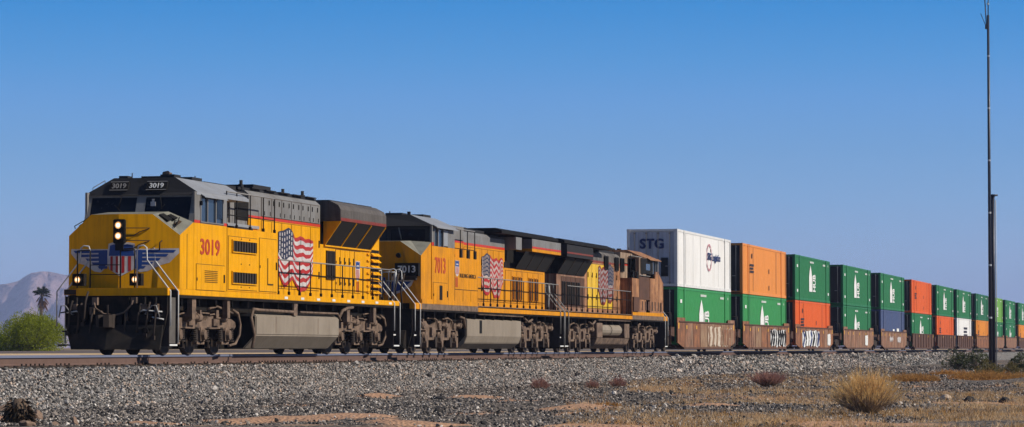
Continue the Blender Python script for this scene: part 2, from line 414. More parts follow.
# ground material: grey ballast on the bank, cinders and tan soil on the desert floor
def ground_material():
    m = bpy.data.materials.new("desert_ground"); m.use_nodes = True
    n, l = m.node_tree.nodes, m.node_tree.links
    b = n["Principled BSDF"]; b.inputs['Roughness'].default_value = 0.95; b.inputs['Specular IOR Level'].default_value = 0.1
    geo = n.new("ShaderNodeNewGeometry")
    sx = n.new("ShaderNodeSeparateXYZ"); l.new(geo.outputs['Position'], sx.inputs[0])
    def noise(s, det=6, rg=0.6, st=None):
        x = n.new("ShaderNodeTexNoise"); x.inputs['Scale'].default_value = s; x.inputs['Detail'].default_value = det; x.inputs['Roughness'].default_value = rg
        if st:
            q = n.new("ShaderNodeMapping"); q.inputs['Scale'].default_value = st; l.new(geo.outputs['Position'], q.inputs['Vector']); l.new(q.outputs[0], x.inputs['Vector'])
        else: l.new(geo.outputs['Position'], x.inputs['Vector'])
        return x.outputs['Fac']
    def rng(f, a, c):
        x = n.new("ShaderNodeMapRange"); x.inputs['From Min'].default_value = a; x.inputs['From Max'].default_value = c; l.new(f, x.inputs['Value']); return x.outputs['Result']
    def mix(a, c, f):
        x = n.new("ShaderNodeMix"); x.data_type = 'RGBA'
        for i, q in ((6, a), (7, c)):
            if isinstance(q, tuple): x.inputs[i].default_value = q
            else: l.new(q, x.inputs[i])
        l.new(f, x.inputs['Factor']); return x.outputs[2]
    vor = n.new("ShaderNodeTexVoronoi"); vor.inputs['Scale'].default_value = 14; l.new(geo.outputs['Position'], vor.inputs['Vector'])
    sep = n.new("ShaderNodeSeparateColor"); l.new(vor.outputs['Color'], sep.inputs[0])
    cr = n.new("ShaderNodeValToRGB"); l.new(sep.outputs[0], cr.inputs[0])
    e = cr.color_ramp.elements
    e[0].color = (0.035, 0.033, 0.033, 1); e[1].color = (0.42, 0.39, 0.36, 1)
    x = e.new(0.45); x.color = (0.13, 0.125, 0.12, 1); x = e.new(0.8); x.color = (0.25, 0.23, 0.21, 1)
    vor2 = n.new("ShaderNodeTexVoronoi"); vor2.inputs['Scale'].default_value = 18; l.new(geo.outputs['Position'], vor2.inputs['Vector'])
    sep2 = n.new("ShaderNodeSeparateColor"); l.new(vor2.outputs['Color'], sep2.inputs[0])
    cr2 = n.new("ShaderNodeValToRGB"); l.new(sep2.outputs[1], cr2.inputs[0])
    e = cr2.color_ramp.elements
    e[0].color = (0.030, 0.027, 0.025, 1); e[1].color = (0.38, 0.31, 0.25, 1); x = e.new(0.6); x.color = (0.11, 0.095, 0.083, 1)
    soil = mix((0.54, 0.315, 0.19, 1), (0.36, 0.215, 0.14, 1), rng(noise(1.4), 0.35, 0.65))
    mask = rng(noise(1.0, 7, 0.62, (0.16, 0.42, 0.3)), 0.56, 0.66)
    floor_ = mix(cr2.outputs[0], soil, mask)
    bank = rng(sx.outputs['Y'], -6.2, -4.9)
    open_ = mix((0.33, 0.24, 0.165, 1), (0.24, 0.18, 0.13, 1), rng(noise(0.05), 0.4, 0.6))
    yn = n.new('ShaderNodeMath'); yn.operation = 'MULTIPLY_ADD'; yn.inputs[1].default_value = 14; l.new(noise(0.12, 5, 0.6), yn.inputs[0]); l.new(sx.outputs['Y'], yn.inputs[2])
    floor_ = mix(floor_, open_, rng(yn.outputs[0], -20, -26))
    inv = n.new('ShaderNodeMath'); inv.operation = 'MULTIPLY'; inv.inputs[1].default_value = -1; l.new(sx.outputs['X'], inv.inputs[0])
    floor_ = mix(floor_, open_, rng(inv.outputs[0], -38, -34))
    sa = n.new('ShaderNodeAttribute'); sa.attribute_name = 'soil'
    sm_ = n.new('ShaderNodeMath'); sm_.operation = 'MULTIPLY_ADD'; sm_.inputs[1].default_value = 1.1; l.new(noise(2.6, 7, 0.7), sm_.inputs[0]); sm_.inputs[2].default_value = -0.55
    sq = n.new('ShaderNodeMath'); l.new(sm_.outputs[0], sq.inputs[0]); l.new(sa.outputs['Fac'], sq.inputs[1])
    floor_ = mix(floor_, soil, rng(sq.outputs[0], .30, .42))
    near = mix(floor_, cr.outputs[0], bank)
    sandy = mix((0.66, 0.48, 0.28, 1), (0.56, 0.39, 0.23, 1), rng(noise(0.6), 0.4, 0.6))
    grey = mix((0.12, 0.098, 0.092, 1), (0.17, 0.135, 0.12, 1), rng(noise(0.15), 0.4, 0.6))
    far = mix(sandy, grey, rng(sx.outputs['Y'], 17, 20))
    scrub = mix((0.30, 0.21, 0.13, 1), (0.13, 0.12, 0.06, 1), rng(noise(0.02), 0.45, 0.6))
    far = mix(far, scrub, rng(sx.outputs['Y'], 70, 90))
    l.new(mix(near, far, rng(sx.outputs['Y'], 1.9, 2.3)), b.inputs['Base Color'])
    bp = n.new("ShaderNodeBump"); bp.inputs['Strength'].default_value = 0.8; bp.inputs['Distance'].default_value = 0.04
    l.new(vor.outputs['Distance'], bp.inputs['Height']); l.new(bp.outputs['Normal'], b.inputs['Normal'])
    return m
M['ground'] = ground_material()

def axis_steps(segs):
    out = []
    for a, c, d in segs: out += list(np.arange(a, c, d))
    out.append(segs[-1][1]); return np.array(out)
gx = axis_steps([(-7000, -1000, 1000), (-1000, -100, 150), (-100, 20, 12), (20, 42, 2), (42, 100, 0.25), (100, 130, .5), (130, 300, 1.5), (300, 600, 10), (600, 2000, 200), (2000, 9000, 1000)])
gy = axis_steps([(-7000, -1000, 1000), (-1000, -60, 120), (-60, -26, 3), (-26, -5.2, 0.4), (-5.2, -2.2, 0.2), (-2.2, 5.4, 0.6), (5.4, 20, 2), (20, 100, 10), (100, 1000, 100), (1000, 9000, 1000)])
GX, GY = np.meshgrid(gx, gy, indexing='ij')
GZ = ground_z(GX, GY)
nx_, ny_ = GX.shape
gv = np.stack([GX, GY, GZ], -1).reshape(-1, 3)
ii, jj = np.meshgrid(np.arange(nx_-1), np.arange(ny_-1), indexing='ij')
q = (ii*ny_+jj).ravel()
gf = np.stack([q, q+ny_, q+ny_+1, q+1], 1)
me = bpy.data.meshes.new("ground")
me.from_pydata(gv.tolist(), [], gf.tolist()); me.materials.append(M['ground'])
me.polygons.foreach_set('use_smooth', [True]*len(me.polygons)); me.update()
at_ = me.attributes.new('soil', 'FLOAT', 'POINT'); at_.data.foreach_set('value', soil_mask(GX, GY).ravel().astype(np.float32))
tag(link("ground", me), kind='structure')

# rails and sleepers
trk = thing("railway_track", "single railway track with rusty rails on a grey ballast bank", "track", kind='structure')
def rail_profile():
    return [(-.076,-.19),(.076,-.19),(.076,-.18),(.02,-.165),(.009,-.15),(.009,-.055),(.036,-.042),(.037,-.012),(.028,-.002),(0,0),(-.028,-.002),(-.037,-.012),(-.036,-.042),(-.009,-.055),(-.009,-.15),(-.02,-.165),(-.076,-.18)]
def make_rail(y):
    P = [(a*1.25, b*1.32) for a, b in rail_profile()]; k = len(P)
    xs = [-120, 20, 120, 240, 420, 700]
    mb = MB(); vs_ = [(x, y+p[0], p[1]) for x in xs for p in P]
    fs, ms = [], []
    for i in range(len(xs)-1):
        for j in range(k):
            fs.append((i*k+j, i*k+(j+1) % k, (i+1)*k+(j+1) % k, (i+1)*k+j))
            ms.append(1 if 6 <= j <= 11 else 0)
    mb.v = vs_; mb.f = fs; mb.m = ms; mb.sm = [False]*len(fs)
    mb.build("rail", ['railside', 'railtop'], trk)
make_rail(-0.755); make_rail(0.755)
# sleepers: 300 nearest one by one, the rest of the line as one part; rail anchors likewise
def sleeper_mb(mb, x, a=0.0, dz=0.0):
    w = 0.115
    return mb.prism([(x-w,-.46),(x+w,-.46),(x+w,-.267+dz),(x+w-.02,-.252+dz),(x-w+.02,-.252+dz),(x-w,-.267+dz)], 'y', -1.32+a, 1.32+a)
variants = [sleeper_mb(MB(), 0, a, dz) for a, dz in ((0, -.004), (.03, -.012), (-.03, -.007))]
vm = [v.build("sleeper", 'sleeper').data for v in variants]
for o in [o for o in COL.objects if o.name.startswith("sleeper")]: bpy.data.objects.remove(o)
for i in range(300):
    link("sleeper", vm[i % 3], trk, (48 + i*0.52 + rnd.uniform(-.03, .03), 0, 0))
mb = MB()
x = 48 + 300*0.52
while x < 430: sleeper_mb(mb, x); x += 0.52
tag(mb.build("sleeper", 'sleeper', trk), kind='stuff')
mb = MB()
for i in range(330):
    x = 47.8 + i*0.52
    for dx in ((-.13, .13) if rnd.random() < .4 else ()):
        mb.box(x+dx-.02, x+dx+.02, -.87, -.84, -.25, -.19)
    mb.box(x-.09, x+.09, -.90, -.62, -.2515, -.236)
tag(mb.build("rail_anchor", 'dustd', trk), kind='stuff')

# ------------------------------------------------------------------ loose stones (real geometry, instanced)
def stone_material(name, stops):
    m = bpy.data.materials.new(name); m.use_nodes = True
    n, l = m.node_tree.nodes, m.node_tree.links
    b = n["Principled BSDF"]; b.inputs['Roughness'].default_value = 0.9; b.inputs['Specular IOR Level'].default_value = 0.2
    a = n.new("ShaderNodeAttribute"); a.attribute_type = 'INSTANCER'; a.attribute_name = 'tone'
    cr = n.new("ShaderNodeValToRGB"); l.new(a.outputs['Fac'], cr.inputs[0])
    e = cr.color_ramp.elements
    e[0].position = stops[0][0]; e[0].color = (*stops[0][1], 1); e[1].position = stops[-1][0]; e[1].color = (*stops[-1][1], 1)
    for p, c in stops[1:-1]:
        x = e.new(p); x.color = (*c, 1)
    l.new(cr.outputs[0], b.inputs['Base Color'])
    return m
def scatter(name, pts, rot, scl, tone, material, label, subdiv=1):
    me = bpy.data.meshes.new(name)
    me.vertices.add(len(pts)); me.vertices.foreach_set('co', np.asarray(pts, np.float32).ravel())
    for nm, arr, ty in (('rot', rot, 'FLOAT_VECTOR'), ('scl', scl, 'FLOAT_VECTOR')):
        at = me.attributes.new(nm, ty, 'POINT'); at.data.foreach_set('vector', np.asarray(arr, np.float32).ravel())
    at = me.attributes.new('tone', 'FLOAT', 'POINT'); at.data.foreach_set('value', np.asarray(tone, np.float32))
    me.materials.append(material)
    o = link(name, me); tag(o, label, kind='stuff')
    ng = bpy.data.node_groups.new(name+"_nodes", 'GeometryNodeTree')
    ng.interface.new_socket("Geometry", in_out='INPUT', socket_type='NodeSocketGeometry')
    ng.interface.new_socket("Geometry", in_out='OUTPUT', socket_type='NodeSocketGeometry')
    n, l = ng.nodes, ng.links
    gi, go = n.new("NodeGroupInput"), n.new("NodeGroupOutput")
    ico = n.new("GeometryNodeMeshIcoSphere"); ico.inputs['Radius'].default_value = 1; ico.inputs['Subdivisions'].default_value = subdiv
    nz = n.new("ShaderNodeTexNoise"); nz.inputs['Scale'].default_value = 1.1; nz.inputs['Detail'].default_value = 1
    ps = n.new("GeometryNodeInputPosition"); l.new(ps.outputs[0], nz.inputs['Vector'])
    sb = n.new("ShaderNodeVectorMath"); sb.operation = 'SUBTRACT'; sb.inputs[1].default_value = (.5,.5,.5); l.new(nz.outputs['Color'], sb.inputs[0])
    sc = n.new("ShaderNodeVectorMath"); sc.operation = 'SCALE'; sc.inputs['Scale'].default_value = 1.5; l.new(sb.outputs[0], sc.inputs[0])
    sp = n.new("GeometryNodeSetPosition"); l.new(ico.outputs['Mesh'], sp.inputs['Geometry']); l.new(sc.outputs[0], sp.inputs['Offset'])
    sh = n.new("GeometryNodeSetShadeSmooth"); sh.inputs['Shade Smooth'].default_value = False; l.new(sp.outputs[0], sh.inputs['Geometry'])
    sm = n.new("GeometryNodeSetMaterial"); sm.inputs['Material'].default_value = material; l.new(sh.outputs[0], sm.inputs['Geometry'])
    io = n.new("GeometryNodeInstanceOnPoints"); l.new(gi.outputs[0], io.inputs['Points']); l.new(sm.outputs[0], io.inputs['Instance'])
    for nm, sk in (('rot', 'Rotation'), ('scl', 'Scale')):
        na = n.new("GeometryNodeInputNamedAttribute"); na.data_type = 'FLOAT_VECTOR'; na.inputs['Name'].default_value = nm
        l.new(na.outputs[0], io.inputs[sk])
    l.new(io.outputs[0], go.inputs[0])
    md = o.modifiers.new("stones", 'NODES'); md.node_group = ng
    return o
def stones(n, x0, x1, y0, y1, size, big=0.0, keep=None):
    x = nrng.uniform(x0, x1, n); y = nrng.uniform(y0, y1, n)
    if keep is not None:
        k = keep(x, y); x, y = x[k], y[k]
    n = len(x)
    s = size*nrng.lognormal(0, 0.35, n)
    z = ground_z(x, y) + s*nrng.uniform(-.1, .7, n)
    sc = s[:, None]*nrng.uniform(0.55, 1.2, (n, 3))
    return np.stack([x, y, z], 1), nrng.uniform(0, 6.28, (n, 3)), sc, nrng.uniform(0, 1, n)
def cat(L): return [np.concatenate(a) for a in zip(*L)]
BAL = stone_material("ballast_stone", [(0, (0.022, 0.021, 0.021)), (.3, (0.095, 0.088, 0.083)), (.55, (0.24, 0.22, 0.20)), (.82, (0.46, 0.425, 0.395)), (.93, (0.48, 0.33, 0.23)), (1, (0.76, 0.72, 0.67))])
a = [stones(62000, 48, 85, -5.0, -.9, .0205), stones(48000, 85, 130, -5.0, -.9, .024), stones(22000, 130, 200, -5.0, -.9, .045), stones(12000, 200, 300, -5.0, -.9, .055)]
P_, R_, S_, T_ = cat(a)
scatter("ballast", P_, R_, S_, T_, BAL, "grey crushed stone on the railway bank", 1)
CIN = stone_material("cinder_stone", [(0, (0.020, 0.019, 0.018)), (.3, (0.06, 0.055, 0.052)), (.6, (0.17, 0.15, 0.135)), (.85, (0.34, 0.28, 0.23)), (1, (0.64, 0.58, 0.52))])
def cmask(x, y): return (fbm(x*.12, y*.45, 4, 33) > nrng.uniform(.12, .46, len(x))) & (soil_mask(x, y) < nrng.uniform(.03, .75, len(x))**1.2)
a = [stones(90000, 43, 80, -12, -4.4, .018, keep=cmask), stones(90000, 45, 110, -23, -4.4, .019, keep=cmask), stones(40000, 90, 200, -18, -4.4, .028, keep=cmask)]
P_, R_, S_, T_ = cat(a)
scatter("gravel", P_, R_, S_, T_, CIN, "dark loose gravel on the desert floor", 1)

# ================================================================== LOCOMOTIVES
def truck_wheel_data():
    mb = MB()
    mb.lathe((0, 0, 0), 'y', [(-.06, .50), (-.055, .53), (.05, .535), (.065, .565), (.085, .56), (.085, .30), (.03, .26), (.03, .0001)], 22)
    mb.lathe((0, -.06, 0), 'y', [(-.04, .11), (-.02, .16), (0, .17), (.002, .49)], 18)
    o = mb.build("wheel", 'wheel'); d = o.data; bpy.data.objects.remove(o); return d
WHEEL = truck_wheel_data()
def part_data(mb, name, m):
    o = mb.build(name, m); d = o.data; bpy.data.objects.remove(o); return d
_b = MB(); _b.box(-.17, .17, -.11, .11, -.17, .2).lathe((0, -.11, 0), 'y', [(-.10, .09), (-.09, .135), (-.02, .15), (0, .15)], 12); _b.box(-.22, .22, -.08, .08, .12, .19)
AXLEBOX = part_data(_b, "axle_box", 'dust')
_b = MB(); _b.lathe((0, 0, 0), 'x', [(-.16, .06), (-.15, .12), (.12, .12), (.13, .09), (.2, .03), (.42, .03)], 12); _b.box(-.05, .05, -.1, .1, .1, .2)
BRAKECYL = part_data(_b, "brake_cylinder", 'dust')
_b = MB()
_b.tube([(.075*math.cos(t*.9), .075*math.sin(t*.9), -.16+.32*t/40) for t in range(41)], .022, 5)
_b.lathe((0, 0, 0), 'z', [(-.2, .11), (-.16, .11)], 10); _b.lathe((0, 0, 0), 'z', [(.16, .11), (.2, .11)], 10)
SPRING = part_data(_b, "coil_spring", 'dustd')
_b = MB(); _b.tube([(.0, 0, .42), (.06, 0, .2), (.1, 0, -.1), (.02, 0, -.36)], .035, 6); _b.prism([(-.02, -.36), (.12, -.42), (.16, -.2), (.08, -.06), (.05, -.1), (.1, -.24)], 'y', -.07, .07)
BRAKESHOE = part_data(_b, "brake_shoe", 'dustd')

def make_truck(parent, axles, style, flip=1):
    """side frames, bolster and pipes are the truck itself; wheels, boxes, springs and cylinders are its pieces"""
    a0, a1, a2 = axles; mb = MB()
    for sd in (-1, 1):
        y0, y1 = sd*1.06, sd*1.22
        if style == 'a':      # long straight beam, open below
            top = [(a0-.75, .80), (a0-.6, .93), (a0-.15, .99), (a0+.5, .99), (a0+.65, 1.06), (a1-.5, 1.06), (a1-.35, .93), (a1+.3, .93), (a1+.45, 1.06), (a2-.55, 1.06), (a2-.35, .99), (a2+.35, .99), (a2+.7, .9), (a2+.75, .78)]
            bot = [(a2+.6, .70), (a2+.1, .72), (a1+.7, .70), (a1, .73), (a1-.7, .70), (a0-.1, .72), (a0-.6, .70)]
            mb.prism(top+bot, 'y', y0, y1)
            for a in axles:
                for q in (-.34, .34):
                    mb.prism([(a+q-.07, .72), (a+q+.07, .72), (a+q*.8+.06, .40), (a+q*.8-.06, .40)], 'y', y0*.99, y1*.97, 1)
                mb.box(a-.3, a+.3, y0*.985, y1*.965, .28, .35, 0)
            for c in ((a0+a1)/2, (a1+a2)/2):
                mb.box(c-.24, c+.24, y1*.98, y1*1.05, .79, .98)
                mb.box(c-.10, c+.10, y1*.9, y1*1.07, .99, 1.22)
                mb.tube([(c-.5, y1*1.02, 1.08), (c+.1, y1*1.02, 1.12), (c+.55, y1*1.02, 1.02)], .028, 5)
            mb.tube([(a0-.8, y1, 1.2), (a0-.4, y1*1.04, 1.02), (a0+.2, y1*1.04, 1.10), (a0+.9, y1*1.04, 1.14), (a1+.4, y1*1.04, 1.12)], .025, 5)
            mb.tube([(a2+.3, y1*1.03, 1.25), (a2+.75, y1*1.05, 1.15), (a2+.95, y1*1.05, .85), (a2+.9, y1*1.05, .55), (a2+.55, y1*1.05, .30), (a2+.1, y1*1.02, .24)], .04, 6)
            mb.tube([(a1+.3, y1*1.05, 1.24), (a1+.9, y1*1.08, 1.32), (a2+.3, y1*1.05, 1.15)], .035, 6)
        else:                 # rounded beam with deep pedestals
            top = [(a0-.7, .62), (a0-.62, .95), (a0-.3, 1.12), (a0+.35, 1.12), (a0+.7, .98), (a1-.6, 1.0), (a1-.35, 1.14), (a1+.35, 1.14), (a1+.6, 1.0), (a2-.7, .98), (a2-.35, 1.12), (a2+.3, 1.12), (a2+.62, .95), (a2+.7, .62)]
            bot = [(a2+.38, .60), (a2+.3, .80), (a2-.3, .80), (a2-.36, .52), (a2-.72, .46), (a1+.7, .46), (a1+.36, .52), (a1+.3, .82), (a1-.3, .82), (a1-.36, .52), (a1-.7, .46), (a0+.72, .46), (a0+.36, .52), (a0+.3, .80), (a0-.3, .80), (a0-.38, .60)]
            mb.prism(top+bot, 'y', y0, y1)
            for a in axles:
                for q in (-.42, .42):
                    mb.prism([(a+q-.13, .56), (a+q+.13, .56), (a+q+.10, .20), (a+q-.10, .20)], 'y', y0*.99, y1*1.03, 0 if q > 0 else 1)
                mb.box(a-.16, a+.16, y1*.96, y1*1.06, .88, 1.06)
            for c in ((a0+a1)/2, (a1+a2)/2):
                mb.box(c-.2, c+.2, y1*.98, y1*1.08, .62, .9)
                mb.tube([(c-.7, y1*1.04, 1.2), (c, y1*1.06, 1.24), (c+.6, y1*1.04, 1.16), (c+.75, y1*1.04, .9)], .03, 5)
    mb.box((a0+a2)/2-.5, (a0+a2)/2+.5, -1.05, 1.05, .65, 1.15, 1)
    for c in axles: mb.tube([(c, -1.0, .53), (c, 1.0, .53)], .09, 8)
    for c in ((a0+a1)/2, (a1+a2)/2): mb.box(c-.5, c+.4, -.6, .6, .25, .95, 1)
    t = mb.build("truck", ['dust', 'dustd'], parent)  # second steel is darker, standing for the shade under the side frame
    for a in axles:
        for sd in (-1, 1):
            w = link("wheel", WHEEL, t, (a, sd*.80, .53)); w.rotation_euler = (0, rnd.uniform(0, 6), 0 if sd < 0 else R(180))
            b = link("axle_box", AXLEBOX, t, (a, sd*1.13, .54)); b.rotation_euler = (0, 0, 0 if sd < 0 else R(180))
            if style == 'a':
                for q in (-.5, .5):
                    if min(abs(a+q-x) for x in axles) > .3: link("coil_spring", SPRING, t, (a+q*.92, sd*1.16, .55))
    for sd in (-1, 1):
        for a, k in ((a0, 1), (a1, -1), (a2, -1)):
            b = link("brake_cylinder", BRAKECYL, t, (a + .55*k*(-1 if style == 'b' else 1), sd*1.28, 1.0 if style == 'a' else .98))
            b.rotation_euler = (0, 0, 0 if k > 0 else R(180))
            link("brake_shoe", BRAKESHOE, t, (a - .62, sd*.86, .55))
    return t

def stairs_and_rails(p, g0, g1, sd, end, m='silver', zdeck=1.72, pl='dustd', plates=True):
    """one stairwell at a corner: side plates and treads, plus the two bent grab rails; end=-1 front, +1 rear"""
    mb = MB()
    yo, yi = sd*1.555, sd*1.02
    if plates: mb.box(g0, g0+.02, yo, yi, .22, zdeck-.02, 0); mb.box(g1-.02, g1, yo, yi, .22, zdeck-.02, 0)
    mb.box(g0+.02, g1-.02, yi, yi+sd*.02, .3, zdeck-.2, 0)
    st = mb.build("stairwell", pl, p)
    for k, z in enumerate((.24, .60, .96, 1.32)):
        q = MB(); yy = yo - sd*.12*k
        q.box(g0+.025, g1-.025, yy, yy-sd*.22, z, z+.035, 0); q.box(g0+.03, g1-.03, yy+sd*.012, yy, z-.005, z+.04, 1)
        q.build("step", ['dustd', 'white'], st)
    q = MB(); r = .02
    for g, dz in ((g0+.02, 0), (g1-.02, 0)):
        q.tube([(g, yo+sd*.03, .30 if g == g1-.02 else .75), (g, yo+sd*.03, zdeck-.06), (g, yo-sd*.62, zdeck+.75), (g, yo-sd*.64, zdeck+1.08), (g, yo-sd*.72, zdeck+1.14), (g, yo-sd*.86, zdeck+1.12), (g, yo-sd*.90, zdeck+1.0), (g, yo-sd*.90, zdeck)], r, 6)
    q.build_each("stair_handrail", m, p)

def side_rail(p, gs, sd, ztop, zdeck, y=1.5, post='black', rail='rail_grey', zmid=None):
    d = MB(); d.tube([(0, 0, 0), (0, 0, ztop-zdeck)], .019, 5); d.box(-.04, .04, -.03, .03, 0, .1)
    pd = part_data(d, "handrail_post", post)
    for g in gs: link("handrail_post", pd, p, (g, sd*y, zdeck))
    q = MB(); q.tube([(gs[0], sd*y, ztop), (gs[-1], sd*y, ztop)], .021, 6); q.build("top_handrail", rail, p)
    q = MB(); q.tube([(gs[0], sd*y, zmid or (zdeck+(ztop-zdeck)*.62)), (gs[-1], sd*y, zmid or (zdeck+(ztop-zdeck)*.62))], .016, 6); q.build("middle_handrail", post, p)

def coupler(p, g, dirx):
    mb = MB()
    mb.box(g, g-dirx*.75, -.11, .11, .78, .98); mb.box(g-dirx*.02, g-dirx*.26, -.19, .19, .70, 1.06)
    mb.prism([(g-dirx*.05, -.19), (g+dirx*.18, -.17), (g+dirx*.22, -.03), (g+dirx*.10, 0), (g, .02)], 'z', .72, 1.04)
    mb.prism([(g-dirx*.05, .19), (g+dirx*.10, .22), (g+dirx*.16, .13), (g, .06)], 'z', .72, 1.04)
    mb.box(g-dirx*.12, g-dirx*.16, -.02, .02, 1.06, 1.3)
    mb.build("coupler", 'dustd', p)
    h = MB()
    for y in (-.42, -.30, .30, .42):
        h.tube([(g-dirx*.62, y, 1.0), (g-dirx*.35, y, .98), (g-dirx*.28, y*.95, .75), (g-dirx*.30, y*.8, .45), (g-dirx*.12, y*.6, .34)], .026, 6)
    h.build_each("air_hose", 'blackmet', p)

def flag_mesh(w, h, cant=.45, waves=2.6, amp=.10, seed=0, rag=.22, skew=0.0):
    """waving flag painted on a hood side: thirteen stripes, star field, ragged lower edge; x to the right, z up"""
    NX = 26; mb = MB(); r_ = random.Random(seed)
    off = []
    for i in range(NX+1):
        s = i/NX
        off.append(amp*(2*abs(2*((s*waves+.15) % 1)-1)-1)*(0.35+.8*s))
    def P(s, t):
        i = min(NX, max(0, s*NX)); k = int(i); fr = i-k
        o = off[k]*(1-fr) + off[min(NX, k+1)]*fr
        top = h*np.interp(s, [0, .28, .40, .46, .62, .76, .88, 1], [-.10, 0, -.05, -.13, -.09, -.14, -.08, -.12])
        bot = h*np.interp(s, [0, .06, .20, .32, .42, .52, .66, .80, .92, 1], [-.74, -.84, -1.0, -.94, -.84, -.92, -1.05, -1.0, -.82, -.68])
        q = math.sin(math.pi*min(1, .12+t*.70))
        return (s*w + skew*t*w*(1-s), 0, top + (bot-top)*t + o*q)
    for st in range(13):
        t0, t1 = st/13, (st+1)/13
        for i in range(NX):
            s0, s1 = i/NX, (i+1)/NX
            blue = st < 7 and s0 < cant
            mb.add([P(s0, t1), P(s1, t1), P(s1, t0), P(s0, t0)], [(0, 1, 2, 3)], 2 if blue else (0 if st % 2 == 0 else 1))
    for a in range(6):
        for b in range(5):
            s, t = cant*(a+.6)/6.3, 7/13*(b+.7)/5.4
            x, _, z = P(s, t); q = .035*w/3
            mb.add([(x-q, -.002, z-q*1.3), (x+q, -.002, z-q*1.3), (x+q, -.002, z+q*1.3), (x-q, -.002, z+q*1.3)], [(0, 1, 2, 3)], 1)
    return mb

def shield_decal(p, g, y, z, w, h, sd):
    s = -sd if sd > 0 else 1
    mb = MB()
    out = [(-.5, 1.0), (-.25, .95), (0, 1.0), (.25, .95), (.5, 1.0), (.5, .3), (.3, .08), (0, 0), (-.3, .08), (-.5, .3)]
    mb.prism([(g+x*w*1.12, z-h*.03+t*h*1.06) for x, t in out], 'y', y, y+sd*.004, 0)
    mb.prism([(g+x*w, z+t*h) for x, t in [(-.5, .62), (.5, .62), (.5, 1.0), (.25, .95), (0, 1.0), (-.25, .95), (-.5, 1.0)]], 'y', y+sd*.001, y+sd*.007, 1)
    for k in range(3):
        x0 = -.36+k*.28
        mb.box(g+x0*w, g+(x0+.14)*w, y+sd*.001, y+sd*.007, z+h*.12, z+h*.58, 2)
    mb.box(g-.3*w, g+.3*w, y+sd*.001, y+sd*.009, z+h*.72, z+h*.80, 0)
    mb.build("shield_emblem", ['flagwhite', 'blue2', 'flagred'], p)

def grille(p, name, g0, g1, y, z0, z1, sd, n, frame='yellow', vertical=True, slat='screen', back='black'):
    mb = MB(); t = .03
    mb.box(g0, g1, y, y+sd*.012, z0, z1, 1)
    for a in ((g0, g0+t, z0, z1), (g1-t, g1, z0, z1), (g0+t, g1-t, z0, z0+t), (g0+t, g1-t, z1-t, z1)):
        mb.box(a[0], a[1], y+sd*.002, y+sd*.04, a[2], a[3], 0)
    f = mb.build(name, [frame, back], p)
    if vertical:
        w = (g1-g0-2*t)/n
        d = MB(); d.box(-w*.22, w*.22, -.012, .012, 0, z1-z0-2*t); dd = part_data(d, "slat", slat)
        for i in range(n): link("slat", dd, f, (g0+t+w*(i+.5), y+sd*.024, z0+t))
    else:
        w = (z1-z0-2*t)/n
        d = MB(); d.prism([(-.012, -w*.3), (.012, -w*.4), (.012, -w*.2), (-.012, w*.3)], 'x', 0, g1-g0-2*t); dd = part_data(d, "slat", slat)
        for i in range(n): link("slat", dd, f, (g0+t, y+sd*.024, z0+t+w*(i+.5)))
    return f

def door(p, g0, g1, y, z0, z1, sd, m, latch=2, name="hood_door", seam=True, mats=None):
    mb = MB()
    if seam: mb.box(g0-.016, g1+.016, y, y+sd*.004, z0-.016, z1+.016, 1)
    mb.box(g0, g1, y+sd*.001, y+sd*.016, z0, z1, 0)
    for k in range(latch):
        z = z0+(z1-z0)*(k+.5)/latch
        mb.box(g1-.10, g1-.04, y+sd*.016, y+sd*.04, z-.12, z+.10, 2)
        mb.box(g0+.01, g0+.05, y+sd*.016, y+sd*.03, z-.10, z-.02, 1)
    return mb.build(name, [m, 'seam', 'black'], p)

LAMP = emis('lit_headlamp', (1.0, 0.78, 0.52), 2.0)
LAMP_RIM = emis('warm_lens_rim', (1.0, 0.50, 0.18), 0.75)
def lamp(p, name, g, y, z, r, housing_r, sd_g=-1, box=None):
    mb = MB()
    if box: mb.box(g, g-sd_g*.2, y-box, y+box, z-box, z+box)
    mb.lathe((g, y, z), 'x', [(0.02*-sd_g, housing_r), (.06*sd_g, housing_r), (.06*sd_g, r*1.05), (.03*sd_g, r)], 16)
    f = mb.build(name, 'blackmet', p)
    q = MB(); q.lathe((g, y, z), 'x', [(.030*sd_g, r*1.03), (.040*sd_g, r*.7), (.044*sd_g, .001)], 16)
    q.build("lens", LAMP_RIM, f)
    q = MB(); q.lathe((g, y, z), 'x', [(.042*sd_g, r*.62), (.052*sd_g, r*.4), (.056*sd_g, .001)], 16)
    q.build("bulb", LAMP, f)

# ------------------------------------------------------------------ leading locomotive (number 3019)
L1 = thing("diesel_locomotive", "leading yellow and grey locomotive with lit headlights and winged shield on its nose", "locomotive", (70, 0, 0), group="locomotives at the head of the train")
p = L1
